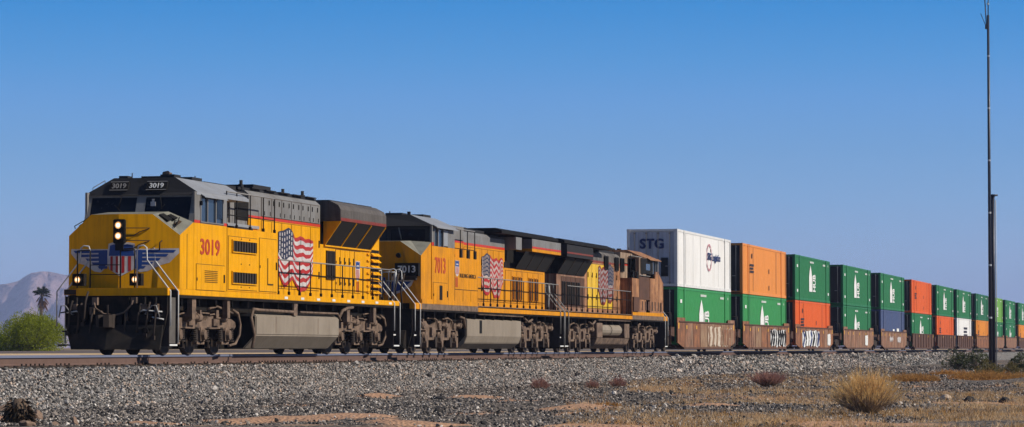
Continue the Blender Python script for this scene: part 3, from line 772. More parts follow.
# underframe
mb = MB(); mb.box(1.2, 22.7, -1.25, 1.25, 1.18, 1.56, 0)
mb.box(1.8, 22.8, -1.545, 1.545, 1.50, 1.57, 0)
for g in np.arange(2.2, 22, 1.33): mb.box(g, g+.05, -1.5, 1.5, 1.30, 1.50, 0)
mb.build("underframe", 'blackmet', p)
mb = MB(); mb.box(1.9, 8.2, -.56, .56, .15, 1.17); mb.box(16.2, 22.3, -.56, .56, .15, 1.17); mb.build_each("underframe_dark_block", 'blackmet', p)  # black blocks added to hide bright ground and keep the wheel gaps dark
mb = MB()
mb.box(1.17, 22.75, -1.40, 1.40, 1.571, 1.72, 1)
for sd in (-1, 1): mb.box(1.74, 22.74, sd*1.40, sd*1.56, 1.575, 1.735, 0)
mb.build("side_sill", ['yellow', 'dustd'], p, bevel=.008)
for g in np.arange(10.6, 22, 1.55):
    mb = MB(); mb.box(g, g+.30, -1.562, -1.568, 1.61, 1.68); mb.build("reflector", 'white', p)
# front end plate, plough and yellow edge band
mb = MB()
mb.prism([(-1.54, 1.53), (1.30, 1.53), (1.30, 1.12), (1.28, .75), (1.12, .16), (-1.30, .16), (-1.46, .75), (-1.54, 1.12)], 'x', 1.03, 1.10, 0)
mb.add([(.55, 0, .14), (.95, -1.36, .14), (.95, -1.44, .78), (.77, 0, .78), (.95, 1.10, .14), (.95, 1.26, .78), (1.03, -1.36, .14), (1.03, -1.44, .78), (1.03, 1.10, .14), (1.03, 1.26, .78)],
       [(0, 3, 2, 1), (0, 4, 5, 3), (1, 2, 7, 6), (4, 8, 9, 5), (2, 3, 5, 9, 7), (0, 1, 6, 8, 4)], 1)
mb.build("pilot_plough", ['blackmet', 'ploughpaint'], p)
mb = MB(); mb.box(.98, 1.16, -1.565, .98, 1.545, 1.745); mb.build("front_edge_band", 'yellow', p, bevel=.008)
mb = MB()
for y in (-.75, .75): mb.box(.55, .78, y-.11, y+.11, .9, 1.3)
mb.box(.60, .78, -.36, .36, .62, 1.12); mb.box(.66, .78, -1.1, -.8, .86, 1.0); mb.box(.66, .78, .86, 1.2, .86, 1.02)
for y in (-1.25, -.95, -.5, .5, .95, 1.2): mb.tube([(.74, y, 1.5), (.68, y, 1.25), (.7, y*.97, .98)], .03, 5)
mb.tube([(.70, -1.45, 1.02), (.64, -1.2, 1.05), (.62, -.7, 1.0)], .018, 5)
mb.tube([(.70, .7, 1.18), (.62, 1.0, 1.16), (.70, 1.4, 1.1)], .018, 5)
for y in (-1.0, .9): mb.lathe((.62, y, .62), 'x', [(-.05, .09), (.1, .11)], 10)
mb.build_each("buffer_gear", 'blackmet', p)
coupler(p, .35, -1)
mb = MB(); mb.tube([(.62, .42, 1.36), (.60, .38, 1.22), (.60, .15, 1.07), (.60, -.15, 1.03), (.60, -.42, 1.10), (.60, -.62, 1.30), (.62, -.66, 1.42)], .024, 7); mb.build("jumper_cable", 'dust', p)
mb = MB(); mb.box(.62, .78, .34, .48, 1.30, 1.50); mb.box(.62, .78, -.74, -.60, 1.34, 1.5); mb.build_each("cable_socket", 'dust', p)
for sd in (-1, 1):
    mb = MB(); mb.tube([(.66, sd*1.0, 1.06), (.56, sd*1.02, 1.06), (.56, sd*1.2, 1.28), (.56, sd*1.32, 1.28), (.6, sd*1.40, .98)], .018, 5); mb.build_each("uncoupling_lever", 'rail_grey', p)
for o in L1.children:
    if o.name.split('.')[0] in ('buffer_gear', 'jumper_cable', 'cable_socket', 'uncoupling_lever', 'coupler', 'air_hose'): o.location.x = .24
mb = MB()
for y, z in ((-1.32, .55), (-1.1, .62), (-.85, .58), (-.5, .50), (.45, .52), (.62, .9), (.8, .6), (1.05, .66)):
    mb.tube([(.93, y, z+.75), (.80, y+.02, z+.5), (.78, y+.05, z+.1), (.84, y+.1, z-.08)], .03, 6); mb.box(.80, .88, y+.05, y+.15, z-.16, z-.05)
mb.build_each("brake_hose", 'dustd', p)
mb = MB()
for y, z, w, h in ((-.45, 1.02, .10, .26), (-.22, .86, .14, .2), (.28, 1.0, .09, .3), (.5, 1.15, .12, .2), (.12, .62, .12, .16), (-1.28, 1.2, .08, .25), (-.95, 1.25, .16, .14), (1.0, 1.25, .16, .16)):
    mb.box(.88, 1.02, y-w/2, y+w/2, z-h/2, z+h/2)
mb.build_each("pilot_fitting", 'dust', p)
mb = MB(); mb.tube([(.9, -1.45, 1.12), (.82, -.95, 1.16), (.85, -.8, 1.1)], .02, 5); mb.tube([(.9, 1.2, 1.1), (.82, .9, 1.14), (.85, .7, 1.06)], .02, 5); mb.tube([(.88, -1.5, .92), (.82, -1.2, .98)], .02, 5); mb.build_each("hand_bar", 'silver', p)
# stairs
stairs_and_rails(p, 1.12, 1.74, -1, -1); stairs_and_rails(p, 1.12, 1.74, 1, -1, plates=False)
stairs_and_rails(p, 22.0, 22.7, -1, 1); stairs_and_rails(p, 22.0, 22.7, 1, 1)
mb = MB(); mb.box(1.22, 1.66, -1.515, -1.53, .30, 1.50); mb.build("step_panel", 'panelgrey', p)
# porch railing in front of the nose
q = MB()
for y in (.98, .62, -.22, -.62): q.tube([(1.06, y, 1.74), (1.06, y, 2.72)], .02, 6)
q.tube([(1.06, .98, 2.72), (1.06, .62, 2.74)], .02, 6); q.tube([(1.06, -.22, 2.72), (1.06, -.62, 2.74)], .02, 6)
q.tube([(1.06, .62, 2.35), (1.06, -.22, 2.35)], .012, 5); q.tube([(1.06, .62, 2.1), (1.06, -.22, 2.1)], .012, 5)
q.build_each("porch_railing", 'black', p)

# nose: a shallow wedge with sloping shoulders
nu = lambda y: 1.47 + .26*abs(y)
F_ = [(-1.56, 1.735), (-1.56, 3.15), (-.86, 3.70), (0, 3.70), (.86, 3.70), (1.56, 3.15), (1.56, 1.735), (0, 1.735)]
B_ = [(-1.56, 1.735), (-1.56, 3.53), (-.86, 3.82), (0, 3.82), (.86, 3.82), (1.56, 3.53), (1.56, 1.735), (0, 1.735)]
fv = [(nu(y), y, z) for y, z in F_]; bv = [(2.9, y, z) for y, z in B_]
mb = MB(); mb.v = fv+bv
mb.f = [(0, 7, 3, 2, 1), (7, 6, 5, 4, 3)] + [(i, i+1, 8+i+1, 8+i) for i in range(5)] + [(5, 6, 14, 13)]
mb.m = [0, 0, 0, 1, 1, 1, 1, 0]; mb.f = mb.f[:7] + [(5, 6, 14, 13)]; mb.m = [0, 0, 0, 1, 1, 1, 1, 0]; mb.sm = [False]*8
nose = mb.build("nose", ['yellow', 'grey_light'], p)
for sd in (-1, 1):                                       # filler caps, hatch and bars on the sloping shoulders
    def shp(u, t, o=0.0):
        k = (u-1.72)/(2.9-1.72)
        a = Vector((u, sd*.86, 3.70+.12*k)); b = Vector((u, sd*1.56, 3.15+.38*k)); nrm = Vector((0, sd*.62, .78))
        return a.lerp(b, t) + nrm*o
    for u0, u1, t0, t1, h, m_ in ((1.95, 2.25, .10, .45, .05, 'black'), (2.35, 2.6, .22, .5, .04, 'black'), (2.1, 2.5, .62, .72, .03, 'seam')):
        q = MB(); q.add([shp(u0, t0), shp(u1, t0), shp(u1, t1), shp(u0, t1), shp(u0, t0, h), shp(u1, t0, h), shp(u1, t1, h), shp(u0, t1, h)], [(0, 3, 2, 1), (4, 5, 6, 7), (0, 1, 5, 4), (1, 2, 6, 5), (2, 3, 7, 6), (3, 0, 4, 7)])
        q.build("sand_filler_hatch", m_, p)
    q = MB(); q.tube([shp(1.9, .75, .01), shp(1.95, .75, .08), shp(2.55, .55, .08), shp(2.6, .55, .01)], .014, 5); q.build("grab_iron", 'black', p)
mb = MB()                                              # nose door, left of the ridge, and its hinges
mb.v = [(nu(y)-o, y, z) for o in (.0, .004) for y, z in ((.15, 1.9), (.15, 3.55), (.86, 3.55), (.86, 1.9))]
mb.f = [(4, 5, 6, 7), (0, 1, 5, 4), (1, 2, 6, 5), (2, 3, 7, 6), (3, 0, 4, 7)]; mb.m = [0]*5; mb.sm = [False]*5
mb.build("nose_door", 'yellow', p)
mb = MB()                                              # grab irons and cables on the nose front
for z in (3.33, 3.0):
    mb.tube([(nu(-.22)-.01, -.22, z), (nu(-.22)-.06, -.22, z), (nu(-.80)-.06, -.80, z), (nu(-.8)-.01, -.80, z)], .012, 5)
    mb.tube([(nu(-.15)-.03, -.15, z-.22), (nu(-.4)-.04, -.40, z-.20), (nu(-.55)-.04, -.55, z-.10), (nu(-.78)-.02, -.78, z-.02)], .014, 5)
mb.tube([(nu(-1.05)-.02, -1.05, 2.75), (nu(-1.05)-.08, -1.08, 2.95), (nu(-1.05)-.02, -1.12, 3.0)], .02, 5)
mb.build_each("grab_iron", 'seam', p)
mb = MB(); mb.box(1.40, 1.62, -.19, .13, 2.92, 3.56); mb.build("headlight_housing", 'black', p, bevel=.02)
for z in (3.40, 3.12):
    lamp(p, "headlight", 1.40, -.03, z, .092, .12)
mb = MB(); mb.box(1.44, 1.60, -.14, .08, 2.74, 2.92); mb.build("bell_bracket", 'black', p)
for y in (1.02, -.58):
    lamp(p, "ditch_light", 1.20, y, 1.97, .085, .12, box=.16)
# winged shield painted on the wedge
def nose_poly(poly, off, name, m, par):
    for part in (1, -1):                               # split at the ridge
        pts = []
        P_ = poly; n = len(P_)
        for i in range(n):
            a, b = P_[i], P_[(i+1) % n]
            if a[0]*part >= 0: pts.append(a)
            if a[0]*b[0] < 0:
                t = a[0]/(a[0]-b[0]); pts.append((0, a[1]+t*(b[1]-a[1])))
        if len(pts) > 2: par.add([(nu(y)-off, y, z) for y, z in pts], [tuple(range(len(pts)))], m)
em = MB()
for s in (1, -1):
    L_ = 1.50 if s < 0 else 1.44
    nose_poly([(s*.30, 2.78), (s*(L_+.04), 2.80), (s*(L_+.05), 2.68), (s*(L_-.20), 2.42), (s*(L_-.42), 2.36), (s*.75, 2.20), (s*.55, 2.17), (s*.30, 2.35)], .006, "", 0, em)
    for k in range(5):
        z1 = 2.755-.105*k; z0 = z1-.07; L2_ = L_-.03-.19*k
        nose_poly([(s*.34, z1), (s*L2_, z1), (s*(L2_-.06), z0), (s*.34, z0)], .010, "", 1, em)
    nose_poly([(s*.34, 2.72), (s*.62, 2.72), (s*.60, 2.32), (s*.52, 2.22), (s*.34, 2.4)], .012, "", 1, em)
sh = [(-.36, 2.92), (-.2, 2.96), (0, 2.93), (.2, 2.96), (.36, 2.92), (.40, 2.6), (.34, 2.25), (0, 2.06), (-.34, 2.25), (-.40, 2.6)]
nose_poly([(y-.06, z) for y, z in sh], .016, "", 0, em)
ins = [(y*.88, 2.52+(z-2.52)*.88) for y, z in sh]
def clip(poly, zc, up):
    out = []
    for i in range(len(poly)):
        a, b = poly[i], poly[(i+1) % len(poly)]
        if (a[1] >= zc) == up: out.append(a)
        if (a[1]-zc)*(b[1]-zc) < 0:
            t = (zc-a[1])/(b[1]-a[1]); out.append((a[0]+t*(b[0]-a[0]), zc))
    return out
nose_poly([(y-.06, z) for y, z in clip(ins, 2.60, True)], .020, "", 1, em)
for k in range(4):
    y0 = -.27+k*.165; yy = y0+.075
    zb = lambda y: 2.13+abs(y)*.30
    nose_poly([(y0-.06, 2.59), (yy-.06, 2.59), (yy-.06, zb(yy)), (y0-.06, zb(y0))], .020, "", 2, em)
em.build("winged_emblem", ['flagwhite', 'blue2', 'flagred'], p)

# cab
mb = MB()
for sd in (-1, 1):
    y0, y1 = sd*1.50, sd*1.56
    mb.box(2.88, 5.55, y0, y1, 1.737, 3.52, 0)
    mb.box(2.96, 3.41, y0, y1+sd*.002, 3.521, 3.60, 2); mb.box(5.25, 5.55, y0, y1+sd*.002, 3.521, 3.60, 2)
    mb.box(2.98, 3.42, y0, y1, 3.601, 4.36, 1); mb.box(5.25, 5.55, y0, y1, 3.601, 4.36, 1)
    mb.box(3.42, 5.25, y0, y1, 3.521, 3.56, 1); mb.box(3.42, 5.25, y0, y1, 4.26, 4.36, 1)
mb.box(5.48, 5.55, -1.5, 1.5, 1.737, 4.36, 1)
cabw = mb.build("cab_wall", ['yellow', 'grey', 'red'], p)
# windscreen wall: posts and frame between nose top and brow
wsu = lambda z: 2.88 + (z-3.5)*.36
def ws(y0, y1, z0, z1, m, mbx, o=0.0, z0b=None):
    z0b = z0 if z0b is None else z0b
    mbx.add([(wsu(z0)-o, y0, z0), (wsu(z0b)-o, y1, z0b), (wsu(z1)-o, y1, z1), (wsu(z1)-o, y0, z1)], [(0, 1, 2, 3)], m)
    mbx.add([(wsu(z0)+.06, y0, z0), (wsu(z0b)+.06, y1, z0b), (wsu(z1)+.06, y1, z1), (wsu(z1)+.06, y0, z1)], [(0, 3, 2, 1)], m)
mb = MB()
for sd in (-1, 1):
    ws(sd*1.56, sd*1.42, 3.54, 4.28, 0, mb); ws(sd*.13, 0, 3.78, 4.28, 0, mb)
    ws(sd*1.42, sd*.86, 3.50, 3.60, 0, mb); ws(sd*1.42, sd*.13, 4.22, 4.28, 0, mb)
mb.build("windscreen_frame", 'grey', p)
for sd in (-1, 1):
    mb = MB(); mb.add([(wsu(z)-o, y, z) for o in (-.02, -.04) for y, z in ((sd*1.42, 3.58), (sd*.86, 3.78), (sd*.13, 3.79), (sd*.13, 4.24), (sd*1.42, 4.24))],
        [(0, 1, 2, 3, 4), (9, 8, 7, 6, 5)] + [(i, (i+1) % 5, 5+(i+1) % 5, 5+i) for i in range(5)])
    w = mb.build("windscreen", 'glass', p)
    if sd < 0:
        mb = MB(); mb.box(wsu(4.1)-.03, wsu(4.1)-.015, -.42, -.28, 3.98, 4.10); mb.box(wsu(4.1)-.03, wsu(4.1)-.015, -.38, -.32, 4.10, 4.17); mb.build("window_paper", 'flagwhite', w)
    q = MB(); q.tube([(wsu(4.2)-.05, sd*.55, 4.26), (wsu(3.95)-.05, sd*.62, 3.9)], .012, 5); q.tube([(wsu(3.95)-.05, sd*.5, 3.80), (wsu(3.9)-.05, sd*.72, 4.02)], .01, 5); q.build_each("wiper", 'black', p)
# brow and roof
R0 = [(-1.56, 4.36), (-.88, 4.76), (.88, 4.76), (1.56, 4.36)]
mb = MB()
fr = [(3.10, -1.57, 4.28), (3.10, 1.57, 4.28)] + [(3.18 if abs(y) > 1 else 3.34, y, z) for y, z in R0]
bk = [(7.4, y*.999, z-.001) for y, z in R0]
mb.add(fr + bk + [(7.4, -1.56, 4.28), (7.4, 1.56, 4.28)], [(0, 1, 5, 4, 3, 2), (2, 3, 7, 6), (3, 4, 8, 7), (4, 5, 9, 8), (0, 2, 6, 10), (1, 11, 9, 5), (10, 6, 7, 8, 9, 11), (0, 10, 11, 1)], 0)
mb.m[-8] = 1; mb.m[-6] = 2
mb.build("cab_roof", ['bluegrey', 'grey_dark', 'grey_dark'], p)
for y0, y1, lit in ((-.12, -.70, True), (.40, .92, False)):
    zz = lambda z: 3.10 + (z-4.28)*.5
    mb = MB(); mb.add([(zz(z)-o, y, z) for o in (-.05, .06) for y, z in ((y0, 4.42), (y1, 4.42), (y1, 4.66), (y0, 4.66))], [(4, 5, 6, 7), (0, 1, 5, 4), (1, 2, 6, 5), (2, 3, 7, 6), (3, 0, 4, 7)], 0)
    for a, b, c, d in ((y0, y1, 4.42, 4.435), (y0, y1, 4.645, 4.66)):
        mb.add([(zz(z)-.068, y, z) for y, z in ((a, c), (b, c), (b, d), (a, d))], [(0, 1, 2, 3)], 1)
    nb = mb.build("number_board", ['black', 'rail_grey'], p)
    o = put_text('3019', 'white' if lit else 'rail_grey', "number", nb, (zz(4.54)-.067, (y0+y1)/2, 4.54), .40, .15, '-x'); o.rotation_euler = (R(90)-math.atan(.5)*0.9, 0, R(-90))
mb = MB()                                              # things on the roof
mb.box(3.5, 3.8, .55, .8, 4.76, 4.83); mb.box(3.6, 4.1, -.75, -.35, 4.76, 4.86); mb.lathe((4.4, -.2, 4.76), 'z', [(0, .16), (.10, .13), (.12, .02)], 12)
mb.box(4.7, 5.5, -.85, -.45, 4.76, 4.85); mb.box(4.9, 5.6, .1, .7, 4.76, 4.9); mb.tube([(3.45, .4, 4.76), (3.45, .4, 4.9)], .015, 5); mb.tube([(5.9, -.5, 4.76), (5.9, -.5, 4.95)], .015, 5)
mb.build_each("roof_antenna", 'grey_dark', p)
mb = MB()
for k, x in enumerate((3.62, 3.75, 3.9)): mb.lathe((x, -.55+.1*k, 4.90), 'x', [(0, .06), (.16, .03), (.3, .02)], 10)
mb.build_each("air_horn", 'dust', p)
q = MB(); q.tube([(3.25, 1.1, 4.62), (3.25, 1.1, 4.69), (3.25, 1.45, 4.50), (3.25, 1.45, 4.43)], .012, 5); q.build("roof_grab_iron", 'rail_grey', p)
# side windows
for sd in (-1, 1):
    mb = MB(); y = sd*1.53
    mb.box(3.42, 5.25, y-.01, y+.01, 3.56, 4.26, 0); sw = mb.build("side_window", 'glassb', p)
    mb = MB()
    for a in (3.42, 3.95, 4.62, 5.20): mb.box(a, a+.06, sd*1.50, sd*1.575, 3.562, 4.258, 0)
    mb.box(3.4, 5.27, sd*1.53, sd*1.585, 3.545, 3.575, 0)
    mb.build("window_frame", 'grey', sw)
    mb = MB(); mb.box(4.75, 5.18, sd*1.545, sd*1.565, 3.70, 4.22, 0); mb.build("sliding_pane", 'glass', sw)
    mb = MB(); mb.add([(3.45, sd*1.56, 4.30), (5.3, sd*1.56, 4.30), (5.3, sd*1.69, 4.22), (3.45, sd*1.69, 4.22), (3.45, sd*1.56, 4.32), (5.3, sd*1.56, 4.32), (5.3, sd*1.69, 4.24), (3.45, sd*1.69, 4.24)], [(0, 1, 2, 3), (7, 6, 5, 4), (0, 3, 7, 4), (1, 5, 6, 2), (3, 2, 6, 7), (0, 4, 5, 1)]); mb.build("window_visor", 'bluegrey', p)
    mb = MB(); mb.box(3.36, 3.40, sd*1.56, sd*1.64, 4.0, 4.12); mb.build("wind_deflector", 'black', p)

# wide equipment casing behind the cab
mb = MB(); mb.box(5.56, 10.0, -1.555, 1.555, 1.737, 3.50); mb.build("equipment_casing", 'yellow', p, bevel=.015)
mb = MB(); mb.box(5.56, 10.2, -.95, .95, 3.505, 4.50, 0); mb.box(5.6, 10.1, -.90, .90, 4.501, 4.66, 1)
mb.box(8.0, 9.0, -.955, -.99, 3.85, 4.46, 2); mb.box(6.1, 6.9, -.955, -.975, 3.6, 4.3, 0)
mb.lathe((7.1, -.95, 4.05), 'y', [(-.03, .10), (0, .10)], 12, 3)
for x in (7.4, 7.9): mb.box(x, x+.06, -.955, -.98, 3.52, 4.45, 1)
mb.box(6.2, 9.8, -1.05, -.955, 3.62, 3.70, 3); mb.box(7.2, 8.8, -1.2, -.955, 3.51, 3.60, 1)
mb.build("electrical_cabinet", ['grey', 'grey_dark', 'black', 'bluegrey'], p)
side_rail(p, [5.75, 6.6, 7.75, 8.9, 9.9], -1, 4.50, 3.50, y=1.48, rail='rail_grey', zmid=3.86)
side_rail(p, [5.75, 6.6, 7.75, 8.9, 9.9], 1, 4.50, 3.50, y=1.48, rail='rail_grey', zmid=3.86)
for sd in (-1, 1):
    y = sd*1.555
    d = door(p, 5.68, 8.12, y, 1.80, 3.26, sd, 'yellow', latch=0, name="vent_panel")
    for z0 in (2.82, 1.95): grille(d, "vent_grille", 5.92, 8.0, y+sd*.017, z0, z0+.36, sd, 9, vertical=True, slat='dustd')
    mb = MB()
    for z in (3.2, 2.5, 1.86):
        for x in (6.7, 7.4): mb.box(x, x+.05, y+sd*.017, y+sd*.03, z, z+.03)
    mb.build_each("latch", 'seam', d)
    door(p, 8.32, 9.86, y, 1.80, 3.30, sd, 'yellow', latch=1, name="casing_door")
    mb = MB(); mb.box(9.0, 9.04, y+sd*.018, y+sd*.03, 2.0, 2.75); mb.box(9.0, 9.5, y+sd*.018, y+sd*.03, 1.98, 2.02); mb.build("casing_conduit", 'seam', p)
    d = door(p, 3.12, 5.36, y-sd*-.005, 1.74, 2.42, sd, 'yellow', latch=1, name="battery_door")
    mb = MB()
    for k in range(7): mb.box(3.75, 4.75, y+sd*.022, y+sd*.034, 1.95+.05*k, 1.965+.05*k)
    mb.build_each("louvre", 'seam', d)
    mb = MB(); mb.box(2.4, 2.43, y+sd*.001, y+sd*.01, 1.74, 3.2); mb.box(5.555, 5.575, y+sd*.006, y+sd*.012, 1.74, 3.5); mb.build_each("body_seam", 'seam', p)
    put_text('3019', 'redtext', "road_number", p, (4.20, y+sd*.012, 2.90), 1.55, .44, '-y' if sd < 0 else '+y')

# long hood
mb = MB(); yh = 1.0
mb.prism([(-yh, 1.737), (-yh, 3.96), (yh, 3.96), (yh, 1.737)], 'x', 10.0, 15.75, 0)
mb.prism([(-yh, 1.737), (-yh, 3.40), (yh, 3.40), (yh, 1.737)], 'x', 15.75, 22.2, 0)
mb.prism([(-yh, 3.401), (-yh, 4.12), (yh, 4.12), (yh, 3.401)], 'x', 21.15, 22.2, 0)
mb.prism([(-yh, 3.961), (-yh, 4.60), (-yh+.14, 4.72), (yh-.14, 4.72), (yh, 4.60), (yh, 3.961)], 'x', 9.0, 15.75, 1)
mb.box(15.75, 16.1, -.7, .7, 3.402, 4.6, 2); mb.box(16.1, 21.1, -.96, .96, 3.402, 4.1, 2)
mb.box(9.0, 10.0, -yh, yh, 3.505, 3.96, 0)
for sd in (-1, 1): mb.box(9.0, 15.74, sd*yh, sd*(yh+.006), 3.92, 4.0, 3)
mb.build("engine_hood", ['yellow', 'grey', 'black', 'red'], p)
mb = MB(); mb.box(8.6, 15.9, -.82, .82, 4.722, 4.80, 0)
for x in (9.6, 10.9, 12.2, 13.5, 14.8): mb.box(x, x+.9, -.9, .9, 4.801, 4.83, 0)
mb.box(6.0, 9.4, -.75, .75, 4.662, 4.80, 0)
mb.box(11.0, 12.6, -.45, .45, 4.83, 5.0, 0)
mb.build_each("roof_hatch", 'grey_dark', p)
mb = MB()
for x, y in ((8.9, -.8), (14.9, -.7), (12.9, .6), (15.3, .4), (13.6, -.5)): mb.tube([(x, y, 4.7), (x, y, 5.0)], .05, 6); mb.box(x-.1, x+.1, y-.05, y+.05, 4.8, 4.88)
mb.build_each("lifting_lug", 'grey_dark', p)
for sd in (-1, 1):
    y = sd*yh
    for k in range(6):
        g0 = 10.12+k*.93
        door(p, g0, g0+.88, y, 1.95, 3.88, sd, 'yellow', latch=2)
        d = door(p, g0, g0+.88, y, 4.02, 4.56, sd, 'grey', latch=0, name="upper_hood_door")
        mb = MB()
        for dx in (.10, .62): mb.box(g0+dx, g0+dx+.05, y+sd*.017, y+sd*.035, 4.36, 4.50); mb.box(g0+dx+.12, g0+dx+.15, y+sd*.017, y+sd*.03, 4.05, 4.17)
        mb.build_each("latch", 'black', d)
    for k in range(4):
        g0 = 17.35+k*.50
        if not 19.2 < g0+.25 < 19.95: door(p, g0, g0+.46, y, 1.95, 3.28, sd, 'yellow', latch=2)
    door(p, 19.38, 20.02, y, 1.95, 3.28, sd, 'yellow', latch=0)
    shield_decal(p, 19.70, y+sd*.018, 2.35, .42, .62, sd)
    mb = MB()
    for k in range(3): mb.box(19.56+k*.11, 19.61+k*.11, y+sd*.018, y+sd*.024, 1.98, 2.32)
    mb.build_each("shield_tail", 'flagred', p)
    grille(p, "intake_grille", 16.35, 17.22, y, 2.32, 3.22, sd, 6, frame='seam', slat='dustd')
    for k in range(7):
        z = 1.96+k*.205
        mb = MB(); mb.prism([(sd*yh, z), (sd*(yh+.10), z), (sd*(yh+.10), z+.02), (sd*yh, z+.11)], 'x', 21.22, 21.66, 0); mb.build_each("louvre", ['yellow'], p)
        mb = MB(); mb.prism([(sd*yh, z), (sd*(yh+.10), z), (sd*(yh+.10), z+.02), (sd*yh, z+.11)], 'x', 21.70, 22.14, 0); mb.build_each("louvre", ['yellow'], p)
        mb = MB(); mb.box(20.75, 21.05, sd*yh, sd*(yh+.05), z+.02, z+.07, 0); mb.build_each("louvre", 'yellow', p)
    mb = MB(); mb.box(21.18, 22.17, y, y+sd*.004, 1.94, 3.40); mb.build("louvre_backing", 'black', p)
fl = flag_mesh(3.35, 1.80, cant=.42, waves=2.6, amp=.12, seed=3).build("flag_painting", ['flagred', 'flagwhite', 'flagblue'], p, (11.6, -yh-.040, 3.80), recalc=False)
fl.rotation_euler = (0, R(2), 0)
# radiator wings
mb = MB()
prof = [(-1.56, 4.13), (-1.56, 4.48), (-1.48, 4.62), (-1.2, 4.76), (1.2, 4.76), (1.48, 4.62), (1.56, 4.48), (1.56, 4.13)]
mb.prism(prof, 'x', 16.10, 21.12, 0)
for sd in (-1, 1):
    mb.box(16.11, 21.11, sd*1.56, sd*1.566, 4.132, 4.23, 1)
mb.build("radiator_cowl", ['soot', 'red_dull'], p)
mb = MB()
for x in (16.4, 18.0, 19.6): mb.box(x, x+1.4, -1.1, 1.1, 4.76, 4.80)
mb.build_each("fan_hatch", 'grey_dark', p)
for sd in (-1, 1):
    def slope(x0, x1, o, t0=0, t1=1):
        a = Vector((0, sd*1.53, 4.125)); b = Vector((0, sd*1.0, 3.39)); nrm = Vector((0, sd*.81, -.585))
        A, B = a.lerp(b, t0), a.lerp(b, t1)
        return [(x0, A.y, A.z), (x1, A.y, A.z), (x1, B.y, B.z), (x0, B.y, B.z)] + [(x, v.y, v.z) for x, v in ((x0, A+nrm*o), (x1, A+nrm*o), (x1, B+nrm*o), (x0, B+nrm*o))]
    BX = [(0, 1, 2, 3), (7, 6, 5, 4), (0, 4, 5, 1), (1, 5, 6, 2), (2, 6, 7, 3), (3, 7, 4, 0)]
    for k in range(3):
        mb = MB(); mb.add(slope(16.2+k*1.64, 17.78+k*1.64, .02), BX); mb.build("radiator_screen", 'screen', p)
    mb = MB()
    for x in (16.10, 17.79, 19.43, 21.04): mb.add(slope(x, x+.055, .045), BX)
    mb.build_each("screen_rib", 'yellow', p)
    for x in (16.10, 21.06):
        mb = MB(); mb.prism([(sd*1.53, 4.12), (sd*1.0, 4.12), (sd*1.0, 3.39)], 'x', x+.002, x+.04); mb.build("wing_bracket", 'yellow', p)
    mb = MB(); mb.box(16.1, 21.1, sd*1.0, sd*1.06, 3.34, 3.385); mb.build("wing_ledge", 'yellow', p)
# walkway handrails
gs = [10.2, 11.2, 12.2, 13.25, 14.3, 15.4, 16.5, 17.6, 18.7, 19.8, 20.9, 21.9]
side_rail(p, gs, -1, 2.75, 1.735); side_rail(p, gs, 1, 2.75, 1.735)
# fuel tank
mb = MB()
mb.prism([(-1.50, 1.10), (-1.50, .55), (-1.12, .15), (1.12, .15), (1.50, .55), (1.50, 1.10), (1.35, 1.17), (-1.35, 1.17)], 'x', 8.25, 16.15, 0)
mb.build("fuel_tank", 'tank', p, bevel=.03)
mb = MB(); mb.prism([(-1.46, 1.08), (-1.46, .56), (-1.10, .18), (1.10, .18), (1.46, .56), (1.46, 1.08)], 'x', 8.225, 8.248, 0); mb.build("tank_end_plate", 'black', p)
mb = MB()
for sd in (-1, 1):
    mb.tube([(7.9, sd*1.5, .18), (8.05, sd*1.52, .55), (7.75, sd*1.52, 1.05), (8.0, sd*1.5, 1.28), (8.6, sd*1.5, 1.26), (11.6, sd*1.5, 1.24), (11.9, sd*1.5, 1.46)], .045, 7)
    mb.tube([(12.2, sd*1.5, 1.24), (16.0, sd*1.5, 1.24), (16.3, sd*1.5, 1.05)], .035, 6)
    mb.tube([(16.3, sd*1.4, 1.0), (16.5, sd*1.5, 1.34), (17.0, sd*1.5, 1.42), (17.6, sd*1.5, 1.46)], .05, 7)
    mb.box(11.6, 11.95, sd*1.38, sd*1.52, 1.14, 1.50)
    for x in (10.0, 14.0): mb.box(x, x+.03, sd*1.500, sd*1.507, .60, 1.08)
mb.build_each("air_pipe", 'dust', p)
mb = MB()
for sd in (-1, 1):
    for x, w in ((3.0, .3), (5.8, .22), (17.0, .3), (19.9, .28)):
        mb.box(x, x+w, sd*1.36, sd*1.5, 1.0 if x != 3.0 else .95, 1.5)
mb.build_each("truck_bracket", 'dust', p)
make_truck(p, (2.65, 4.55, 6.55), 'a'); make_truck(p, (17.1, 19.1, 21.1), 'a')
# rear end
mb = MB(); mb.box(22.70, 22.78, -1.5, 1.5, .6, 1.55); mb.build("rear_end_plate", 'blackmet', p)
coupler(p, 23.1, 1)
q = MB()
for y in (-.95, -.5, .5, .95): q.tube([(22.66, y, 1.73), (22.66, y, 2.75)], .02, 6)
q.tube([(22.66, -.95, 2.75), (22.66, .95, 2.75)], .02, 6); q.build_each("end_railing", 'silver', p)

